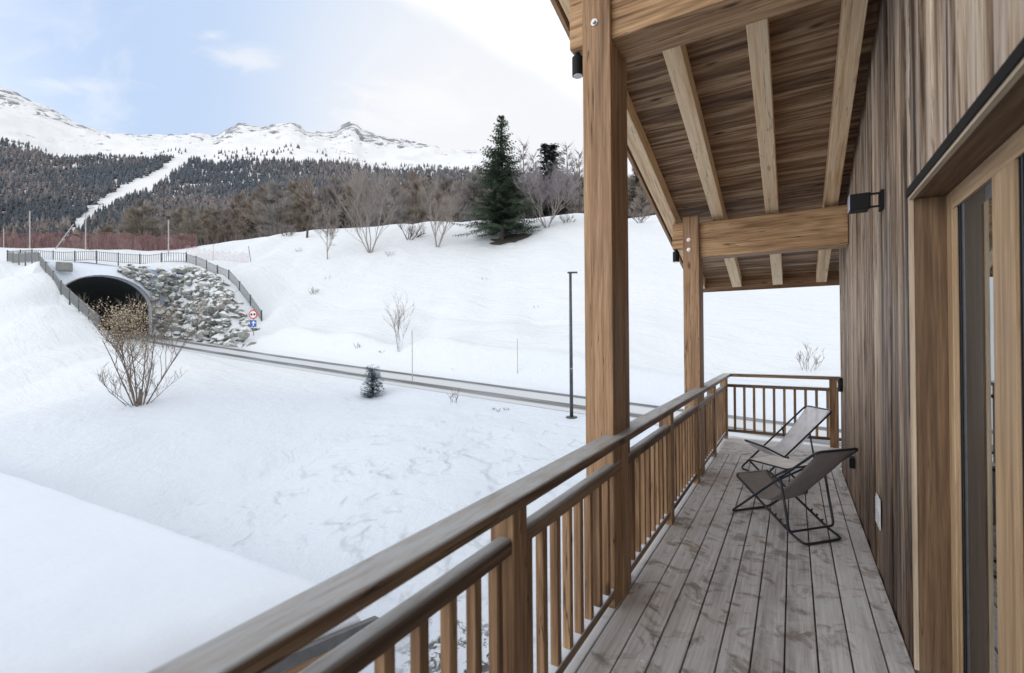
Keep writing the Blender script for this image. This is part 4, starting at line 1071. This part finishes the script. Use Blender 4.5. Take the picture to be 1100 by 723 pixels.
# cross beams
def ybeam(y0, y1, zb, zt, xl, name='beam'):
    m = MB(); m.plank(np.array([xl, y0, zb])-fo_, np.array([WALLX-.004, y1, zt])-fo_, 0, .6); return m.build(name, M['beam'], roof, bevel=.006)
ybeam(2.81, 3.108, 3.504, rz_(3.108)-.003, -1.126); ybeam(5.95, 6.178, 2.602, rz_(6.178)-.003, -1.126)
m = MB(); m.plank(np.array([-1.262, 2.885, 3.575])-fo_, np.array([-1.129, 3.01, rz_(3.01)-.003])-fo_, 0); m.build('beam_end', M['beam'], roof, bevel=.005)
m = MB(); m.plank(np.array([-1.262, 5.96, 2.74])-fo_, np.array([-1.129, 6.08, rz_(6.08)-.003])-fo_, 0); m.build('beam_end', M['beam'], roof, bevel=.005)
# small wedge boards closing between rafters above far beam
# posts
def rpost(y0, ym, y1, zbm, label, bolts):
    e = empty('roof_post', (-1.036, y0, -3.4), 0, label, 'post'); eo = np.array(e.location)
    m = MB(); m.plank(np.array([-1.1273, y0, -3.5])-eo, np.array([-.9447, ym-.001, rz_(y0)-.005])-eo, 2, .55); m.build('front_timber', M['post'], e, bevel=.006)
    m = MB(); m.plank(np.array([-1.121, ym+.002, -3.5])-eo, np.array([-.9445, y1, zbm-.003])-eo, 2, .35); m.build('rear_timber', M['post'], e, bevel=.006)
    for bx, bz in bolts:
        m = MB(); m.tube([(bx-eo[0], 0, bz-eo[2]), (bx-eo[0], -.006, bz-eo[2])], .022, 20); m.tube([(bx-eo[0], -.006, bz-eo[2]), (bx-eo[0], -.022, bz-eo[2])], .012, 6); m.build('bolt', M['steel'], e)
rpost(2.774, 2.808, 3.113, 3.504, 'thick brown timber post behind the railing, nearer of the two roof posts', [(-1.045, 3.62), (-1.09, 3.9)])
rpost(5.896, 5.948, 6.182, 2.602, 'brown timber post near the railing far end, farther of the two roof posts', [(-1.06, 2.82), (-1.06, 2.70)])
# spot lamps under the beam ends
def spot(y0, zt, label):
    e = empty('spot_lamp', (-1.228, y0, zt), 0, label, 'lamp')
    m = MB(); m.tube([(0, 0, -.003), (0, 0, -.03)], .018, 10); m.build('bracket', M['black'], e)
    m = MB(); m.tube([(0, 0, -.03), (0, 0, -.15)], .038, 20); m.build('housing', M['black'], e, smooth=False)
    m = MB(); m.tube([(0, 0, -.151), (0, 0, -.156)], .030, 20); m.build('lens', M['white_pl'], e)
spot(2.94, 3.572, 'small black cylinder lamp under the beam end beside the nearer roof post')
spot(6.0, 2.737, 'small black cylinder lamp under the beam end beside the farther roof post')

# ------------------------------------------------------------------ house wall
wall = empty('house_wall', (WALLX, 5.1, 0), 0, 'weathered grey-brown vertical board wall of the house with a timber-framed window', 'wall'); wo = np.array(wall.location)
m = MB(); yy = 3.03
rs = random.Random(8)
while yy < 7.2:
    w_ = rs.choice([.045, .06, .075, .09, .11]); y2 = min(yy+w_, 7.205); dx = rs.choice([0, 0, .004, .008, .013])
    zt = rz_(y2)+RH+.0
    m.plank(np.array([WALLX+dx, yy+.0015, -.25])-wo, np.array([WALLX+.05, y2-.0015, zt])-wo, 2); yy = y2
yy = 3.03
while yy > -2.9:
    w_ = rs.choice([.045, .06, .075, .09, .11]); y2 = yy-w_; dx = rs.choice([0, 0, .004, .008, .013])
    m.plank(np.array([WALLX+dx, y2+.0015, 2.376])-wo, np.array([WALLX+.05, yy-.0015, rz_(yy)+RH])-wo, 2); yy = y2
m.build('siding', M['siding'], wall, bevel=.002, bseg=1)
m = MB(); m.plank(np.array([WALLX+.051, 3.03, -.3])-wo, np.array([3.2, 7.2, rz_(7.2)+RH-.01])-wo, 2)
m.build('wall_core', M['dark_int'], wall)
m = MB(); m.plank(np.array([WALLX+.051, -2.9, 2.40])-wo, np.array([3.2, 3.028, rz_(3.03)+RH-.02])-wo, 2); m.build('lintel_core', M['dark_int'], wall)
# window opening
wn = MB(); 
YJ = 3.03
m = MB(); m.plank(np.array([WALLX-.003, YJ-.0155, 0.0])-wo, np.array([.519, YJ-.0005, 2.327])-wo, 2, .5); m.build('window_edge_trim', M['edge'], wall, bevel=.001)
m = MB(); m.plank(np.array([.5195, YJ-.013, 0.0])-wo, np.array([.640, YJ-.001, 2.327])-wo, 2, .45); m.build('window_jamb', M['jamb'], wall)
m = MB(); m.plank(np.array([.520, -2.9, 2.330])-wo, np.array([.66, YJ-.001, 2.345])-wo, 1, .35); m.build('window_head_board', M['jamb'], wall)
m = MB(); m.plank(np.array([WALLX-.004, -2.9, 2.328])-wo, np.array([.5195, YJ-.001, 2.341])-wo, 1, .5); m.build('head_edge_trim', M['edge'], wall)
m = MB(); m.plank(np.array([WALLX-.012, -2.9, 2.342])-wo, np.array([WALLX+.02, YJ+.004, 2.381])-wo, 1); m.build('window_drip_flashing', M['black'], wall)
win = MB(); XF = .655
wf = empty('sliding_window', (XF, 1.9, 0), 0, 'tall pale timber framed sliding window with dark glass, at the right edge', 'window'); xo_ = np.array(wf.location)
YM0, YM1 = 2.219, 2.423
def fr(lo, hi, ax, nm, mt=None, rn=None, bv=.003):
    mm = MB(); mm.plank(np.array(lo)-xo_, np.array(hi)-xo_, ax, rn); return mm.build(nm, mt or M['frame'], wf, bevel=bv)
fr((.6415, 2.935, .0), (.70, YJ-.002, 2.328), 2, 'frame_side', rn=.8)
fr((.6445, 2.889, .0), (.70, 2.934, 2.24), 2, 'frame_side', rn=.3)
fr((.642, -2.9, 2.242), (.72, 2.9345, 2.328), 1, 'frame_head', rn=.7)
fr((.642, -2.9, .0), (.72, 2.888, .07), 1, 'frame_sill')
fr((.642, YM0, .071), (.72, YM1, 2.241), 2, 'mullion', rn=.6, bv=.001)
for a, b_ in ((YM1+.001, 2.888), (-.1, YM0-.001)):
    sa = fr((.653, b_-.075, .071), (.70, b_, 2.241), 2, 'sash_stile', M['sash'])
    fr((.6495, b_-.05, .071), (.6525, b_-.042, 2.241), 2, 'seal', M['black'], bv=0); fr((.6495, b_-.02, .071), (.6525, b_-.010, 2.241), 2, 'seal', M['black'], bv=0)
    c_ = a+.13
    fr((.656, c_, .071), (.70, b_-.076, 2.241), 2, 'dark_panel', M['panel'], bv=0)
    fr((.656, a, 2.17), (.70, c_-.001, 2.241), 2, 'sash_top', M['sash'])
    g = MB(); g.plank(np.array([.6445, a+.001, .071])-xo_, np.array([.650, c_-.001, 2.169])-xo_, 1); g.build('pane', M['glass'], wf)
# dim room behind the glass
rm = MB(); rm.plank((1.6, -2.9, -.02), (1.65, 3.02, 2.39), 2); rm.plank((.74, -2.9, -.05), (1.59, 3.02, -.021), 1); rm.plank((.731, 2.97, -.02), (1.59, 3.02, 2.39), 2)
tag(rm.build('room_interior', M['dark_int'], None), kind='structure')

# floodlight
fl = empty('wall_floodlight', (.49, 3.80, 2.52), 0, 'black box floodlight on a bracket, high on the board wall', 'lamp')
m = MB(); m.plank((-.006, -.05, -.06), (.012, .05, .06), 2); m.plank((-.055, -.045, .035), (-.0065, -.035, .047), 0); m.plank((-.055, -.045, -.047), (-.0065, -.035, -.035), 0); m.plank((-.06, -.05, -.052), (-.0555, -.03, .052), 2); m.build('bracket', M['black'], fl)
m = MB(); m.plank((-.165, -.06, -.052), (-.0605, .06, .052), 0); bd = m.build('housing', M['black'], fl, bevel=.004)
m = MB(); m.plank((-.168, -.056, -.048), (-.1655, .056, .048), 1); m.build('lens', M['lens'], bd)
# outlet, grille, far switch
so = empty('wall_socket', (WALLX-.001, 5.6, .43), 0, 'small black outdoor socket box low on the board wall behind the near deck chair', 'socket')
m = MB(); m.plank((-.045, -.06, -.05), (-.002, .06, .05), 2); m.build('box', M['black'], so, bevel=.006)
m = MB(); m.plank((-.050, -.045, -.035), (-.0455, .045, .035), 2); m.build('lid', M['tube'], so, bevel=.002)
gr = empty('vent_grille', (WALLX-.001, 4.12, .43), 0, 'white rectangular vent grille low on the board wall', 'vent')
m = MB(); m.plank((-.008, -.085, -.105), (-.001, .085, .105), 2); m.build('plate', M['white_pl'], gr, bevel=.002)
m = MB()
for i in range(9): m.plank((-.013, -.07, -.088+i*.02), (-.0085, .07, -.078+i*.02), 1)
m.build('slats', M['white_pl'], gr)
sw = empty('wall_lamp', (WALLX-.001, 6.86, 1.07), 0, 'small black oval fitting on the wall corner beside the far railing', 'wall lamp')
m = MB(); V = [(-.03*math.sin(math.pi*i/10), 0, .09*math.cos(math.pi*i/10)) for i in range(11)]
m.tube([(-.002, 0, 0), (-.03, 0, 0), (-.045, 0, 0)], [.085, .085, .06], 20); m.build('housing', M['black'], sw, smooth=False)
m = MB(); m.tube([(-.046, 0, 0), (-.052, 0, 0)], .035, 16); m.build('lens', M['white_pl'], sw)

# ------------------------------------------------------------------ deck chairs
def arc(p, q, r, c, n=5): return []
def rounded(P_, r=.05, n=5, closed=False):
    P_ = [np.array(p, float) for p in P_]; out = []
    N_ = len(P_)
    for i, p in enumerate(P_):
        if not closed and i in (0, N_-1): out.append(p); continue
        a = P_[i-1]-p; b_ = P_[(i+1) % N_]-p; la, lb = np.linalg.norm(a), np.linalg.norm(b_); rr = min(r, la*.45, lb*.45)
        a = p+a/la*rr; b_ = p+b_/lb*rr
        for k_ in range(n+1): t = k_/n; out.append((1-t)**2*a+2*t*(1-t)*p+t*t*b_)
    if closed: out.append(out[0])
    return out
def deck_chair(name, loc, rz, label, sling, top_s=.90, top_z=.765):
    """x runs from the feet back to the backrest, y across"""
    e = empty(name, loc, rz, label, 'deck chair'); W = .215; r = .0105
    m = MB(); m.tube(rounded([(0, -W, .012), (top_s, -W, top_z), (top_s, W, top_z), (0, W, .012)], .05, closed=True), r, 8, cap=False); m.build('back_frame', M['tube'], e, smooth=True)
    Wi = W-.022
    m = MB(); m.tube(rounded([(.03, -Wi, .365), (.64, -Wi, .055), (.77, -Wi, .012), (.77, Wi, .012), (.64, Wi, .055), (.03, Wi, .365)], .05, closed=True), r, 8, cap=False)
    for sy in (-1, 1):
        for q in range(3):
            x_ = .60-q*.05; z_ = .365-(x_-.03)*.508+.006; m.tube([(x_-.006, sy*Wi, z_), (x_-.010, sy*Wi, z_+.024), (x_+.004, sy*Wi, z_+.026)], [.008, .006, .005], 6)
    m.build('seat_frame', M['tube'], e, smooth=True)
    Wl = W+.018; fz = .48
    m = MB(); m.tube(rounded([(.585, -Wl, fz+.02), (.665, -Wl, .075), (.665, Wl, .075), (.585, Wl, fz+.02)], .04), r*.95, 8)
    m.tube([(.585, -Wl-.012, fz+.02), (.585, -W+.005, fz+.02)], .008, 8); m.tube([(.585, Wl+.012, fz+.02), (.585, W-.005, fz+.02)], .008, 8)
    m.build('support_leg', M['tube'], e, smooth=True)
    # hanging sling
    cp = [(.03, .378), (.09, .315), (.20, .245), (.32, .225), (.44, .275), (.56, .395), (.68, .52), (.80, .655), (top_s+.004, top_z+.012)]
    ts = np.linspace(0, 1, 41); cx_ = np.array([c_[0] for c_ in cp]); cz_ = np.array([c_[1] for c_ in cp]); tk = np.linspace(0, 1, len(cp))
    def cr(a, t):
        x = t*(len(a)-1); i = np.clip(x.astype(int), 0, len(a)-2); f = x-i; g = lambda k_: a[np.clip(i+k_, 0, len(a)-1)]
        return .5*((2*g(0))+(-g(-1)+g(1))*f+(2*g(-1)-5*g(0)+4*g(1)-g(2))*f*f+(-g(-1)+3*g(0)-3*g(1)+g(2))*f**3)
    sx, sz = cr(cx_, ts), cr(cz_, ts); ny = 9; V = []; wc = []
    for i in range(41):
        for j in range(ny):
            y_ = (-1+2*j/(ny-1)); sag = .022*(1-y_*y_)*math.sin(math.pi*ts[i])
            V.append((sx[i], y_*(Wi-.012-.022*math.sin(math.pi*ts[i])**2), sz[i]-sag)); wc.append((y_*W, ts[i]*1.3, 0))
    m = MB(); m.add(V, [(i*ny+j, i*ny+j+1, (i+1)*ny+j+1, (i+1)*ny+j) for i in range(40) for j in range(ny-1)], wc); so_ = m.build('sling', sling, e, smooth=True)
    md = so_.modifiers.new('thick', 'SOLIDIFY'); md.thickness = .002
    return e
ch1 = deck_chair('deck_chair', (-.367, 5.02, 0), math.radians(-43.2), 'taupe sling deck chair with dark tube frame, the nearer one', M['sling'], .905, .77)
ch2 = deck_chair('deck_chair', (-.445, 6.37, 0), math.radians(38), 'pale sling deck chair with dark tube frame, nearest the end railing', M['sling2'], .90, .765)
st = empty('footstool', (-.14, 5.82, 0), math.radians(-35), 'low footstool with a white fabric top on black folding legs, between the two deck chairs', 'footstool')
a_, b_ = .22, .19; zt = .30
m = MB(); m.tube(rounded([(-a_, -b_, zt), (a_, -b_, zt), (a_, b_, zt), (-a_, b_, zt)], .03, closed=True), .009, 8, cap=False); m.build('top_frame', M['tube'], st, smooth=True)
m = MB(); V = []; 
for i in range(9):
    for j in range(9): xx, yy_ = -a_+2*a_*i/8, -b_+2*b_*j/8; V.append((xx*.99, yy_*.99, zt+.008-.008*(1-(i/4-1)**2)*(1-(j/4-1)**2)))
m.add(V, [(i*9+j, (i+1)*9+j, (i+1)*9+j+1, i*9+j+1) for i in range(8) for j in range(8)]); so_ = m.build('fabric_top', M['stool'], st, smooth=True)
for sg_ in (-1, 1):
    m = MB(); m.tube(rounded([(sg_*(a_-.01), -b_+.01*sg_+.01, zt-.012), (-sg_*(a_-.03), -b_+.01*sg_+.01, .012), (-sg_*(a_-.03), b_-.01*sg_-.01, .012), (sg_*(a_-.01), b_-.01*sg_-.01, zt-.012)], .04), .011, 8); m.build('leg_frame', M['tube'], st, smooth=True)
# snow crumbs and a dry leaf on the deck
def crumb(px, py, s, seed, label, name, mat):
    d = fw*F_PX+rt2*(px-550)+up2*(361.5-py); t = (0.-EYE)/d[2]; p = d*t
    rs = random.Random(seed); m = MB()
    for q in range(4): boulder(m, np.array([rs.uniform(-s, s), rs.uniform(-s, s)*.6, s*.12]), s*rs.uniform(.3, .6), rs)
    o = m.build(name, mat, None); o.location = (p[0], p[1], .003); o.scale = (1, 1, .35); tag(o, label, 'snow' if mat == M['snowr'] else 'leaf')
crumb(746, 588, .035, 1, 'pale crumb of snow on the deck boards, biggest and farthest of the crumbs', 'snow_crumb', M['edge'])
crumb(675, 677, .016, 2, 'small snow crumb on the deck near the outer boards', 'snow_crumb', M['snowr'])
crumb(692, 711, .02, 3, 'snow crumb on the deck closest to the camera', 'snow_crumb', M['snowr'])

# ------------------------------------------------------------------ sky, sun, camera
SUN_EL, SUN_AZ = math.radians(27), math.radians(218)     # azimuth clockwise from +Y, set behind-left of the camera to light the porch
wd = bpy.data.worlds.new('World'); scene.world = wd; wd.use_nodes = True
nt = wd.node_tree; nt.nodes.clear()
k = NT.__new__(NT); k.t = nt
sky = k.n('ShaderNodeTexSky', dict(sky_type='NISHITA', sun_disc=False, sun_elevation=SUN_EL, sun_rotation=SUN_AZ, altitude=1500., air_density=1., dust_density=1.5, ozone_density=1.))
tc = k.n('ShaderNodeTexCoord').outputs['Generated']
sep = k.n('ShaderNodeSeparateXYZ', None, Vector=tc)
el = sep.outputs[2]
# project directions on a cloud plane
inv_ = k.math('DIVIDE', 1., k.math('ADD', k.math('MAXIMUM', el, 0.), .22))
cxy = k.n('ShaderNodeCombineXYZ', None, X=k.math('MULTIPLY', sep.outputs[0], inv_), Y=k.math('MULTIPLY', sep.outputs[1], inv_), Z=0.).outputs[0]
cn = k.noise(k.vmul(cxy, (1., .8, 1.)), 1.1, 6, .55, .35)
# bright cloud bank gathers towards the right of the picture
def pdir(px, py):
    d = fw*F_PX+rt2*(px-550)+up2*(361.5-py); return d/np.linalg.norm(d)
def dot(v): return k.n('ShaderNodeVectorMath', dict(operation='DOT_PRODUCT'), i0=tc, i1=tuple(float(q) for q in v)).outputs['Value']
nb_ = np.cross(pdir(425, -5), pdir(622, 112)); nb_ /= np.linalg.norm(nb_)
if nb_@pdir(600, -60) < 0: nb_ = -nb_
bank = k.math('ADD', dot(nb_), k.math('MULTIPLY', k.math('SUBTRACT', cn, .5), .13))
cm = k.step(bank, -.012, .03)
base = k.ramp(k.math('MULTIPLY_ADD', k.math('ARCCOSINE', dot(pdir(-120, -60))), -1., 1.), [(.0, (7.9, 8.8, 10.)), (.35, (7.0, 8.2, 10.)), (.75, (5.8, 7.3, 9.8)), (1., (4.5, 6.1, 9.2))])
base = k.mix(k.step(dot(pdir(560, 190)), .84, 1.), base, (9.7, 9.8, 10.1))
base = k.mix(k.step(dot(pdir(-60, -60)), .55, .0), base, (7.6, 8.3, 9.4))
skyc = k.mix(.95, sky.outputs[0], base)
w1 = k.noise(k.vmul(cxy, (.7, 1.5, 1.)), 2.2, 7, .6, .6)
skyc = k.mix(k.step(w1, .52, .75, 0., .35), skyc, (10., 10.1, 10.3))
dfw = k.math('MAXIMUM', dot(fw), .05); gxx = k.math('DIVIDE', dot(rt2), dfw); gyy = k.math('DIVIDE', dot(up2), dfw)
for (cxp, cyp, wx_, wy_, st_) in ((262, 61, 34, 12, .55), (228, 38, 14, 5, .5), (450, 112, 70, 26, .7), (90, 92, 60, 8, .35)):
    qx = k.math('DIVIDE', k.math('SUBTRACT', gxx, (cxp-550)/F_PX), wx_/F_PX); qy = k.math('DIVIDE', k.math('SUBTRACT', gyy, (361.5-cyp)/F_PX), wy_/F_PX)
    rr_ = k.math('SQRT', k.math('ADD', k.math('MULTIPLY', qx, qx), k.math('MULTIPLY', qy, qy)))
    n5 = k.noise(k.vmul(tc, (9., 9., 26.)), 1.6, 6, .65, .5)
    fac = k.math('MULTIPLY', k.step(k.math('ADD', rr_, k.math('MULTIPLY', k.math('SUBTRACT', n5, .5), 3.2)), 1.6, .0), st_)
    fac = k.math('MULTIPLY', fac, k.math('GREATER_THAN', dot(fw), .1))
    skyc = k.mix(fac, skyc, (9.9, 9.9, 10.))
skyc = k.mix(cm, skyc, (10.8, 10.8, 10.8))
# bright low sky band added behind the camera to light the porch
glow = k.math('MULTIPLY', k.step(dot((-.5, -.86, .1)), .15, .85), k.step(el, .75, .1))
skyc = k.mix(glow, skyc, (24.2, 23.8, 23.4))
skyc = k.mix(k.step(el, -.02, .0, 1., 0.), skyc, (6.5, 6.9, 7.5))
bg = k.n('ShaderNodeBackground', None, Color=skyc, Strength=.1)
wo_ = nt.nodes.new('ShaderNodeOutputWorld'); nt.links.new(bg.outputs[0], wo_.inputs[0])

sl = bpy.data.lights.new('sun', 'SUN'); sl.energy = .5; sl.angle = math.radians(30); sl.color = (1., .95, .88)
so = bpy.data.objects.new('sun', sl); COL.objects.link(so)
sd = Vector((math.sin(SUN_AZ)*math.cos(SUN_EL), math.cos(SUN_AZ)*math.cos(SUN_EL), math.sin(SUN_EL)))
so.rotation_euler = sd.to_track_quat('Z', 'Y').to_euler(); so.location = (0, 0, 30)

cam = bpy.data.cameras.new('camera'); co = bpy.data.objects.new('camera', cam); COL.objects.link(co)
from mathutils import Matrix
R = Matrix(((rt2[0], up2[0], -fw[0]), (rt2[1], up2[1], -fw[1]), (rt2[2], up2[2], -fw[2]))).to_4x4(); R.translation = Vector((0, 0, EYE)); co.matrix_world = R
cam.sensor_width = 36; cam.lens = F_PX/1100*36; cam.clip_start = .05; cam.clip_end = 6000
cam.dof.use_dof = True; cam.dof.focus_distance = 6.; cam.dof.aperture_fstop = 2.2
scene.camera = co
scene.view_settings.view_transform = 'Standard'; scene.view_settings.look = 'None'; scene.view_settings.exposure = 0; scene.view_settings.gamma = 1
scene.cycles.max_bounces = 8; scene.cycles.diffuse_bounces = 5; scene.cycles.transparent_max_bounces = 16
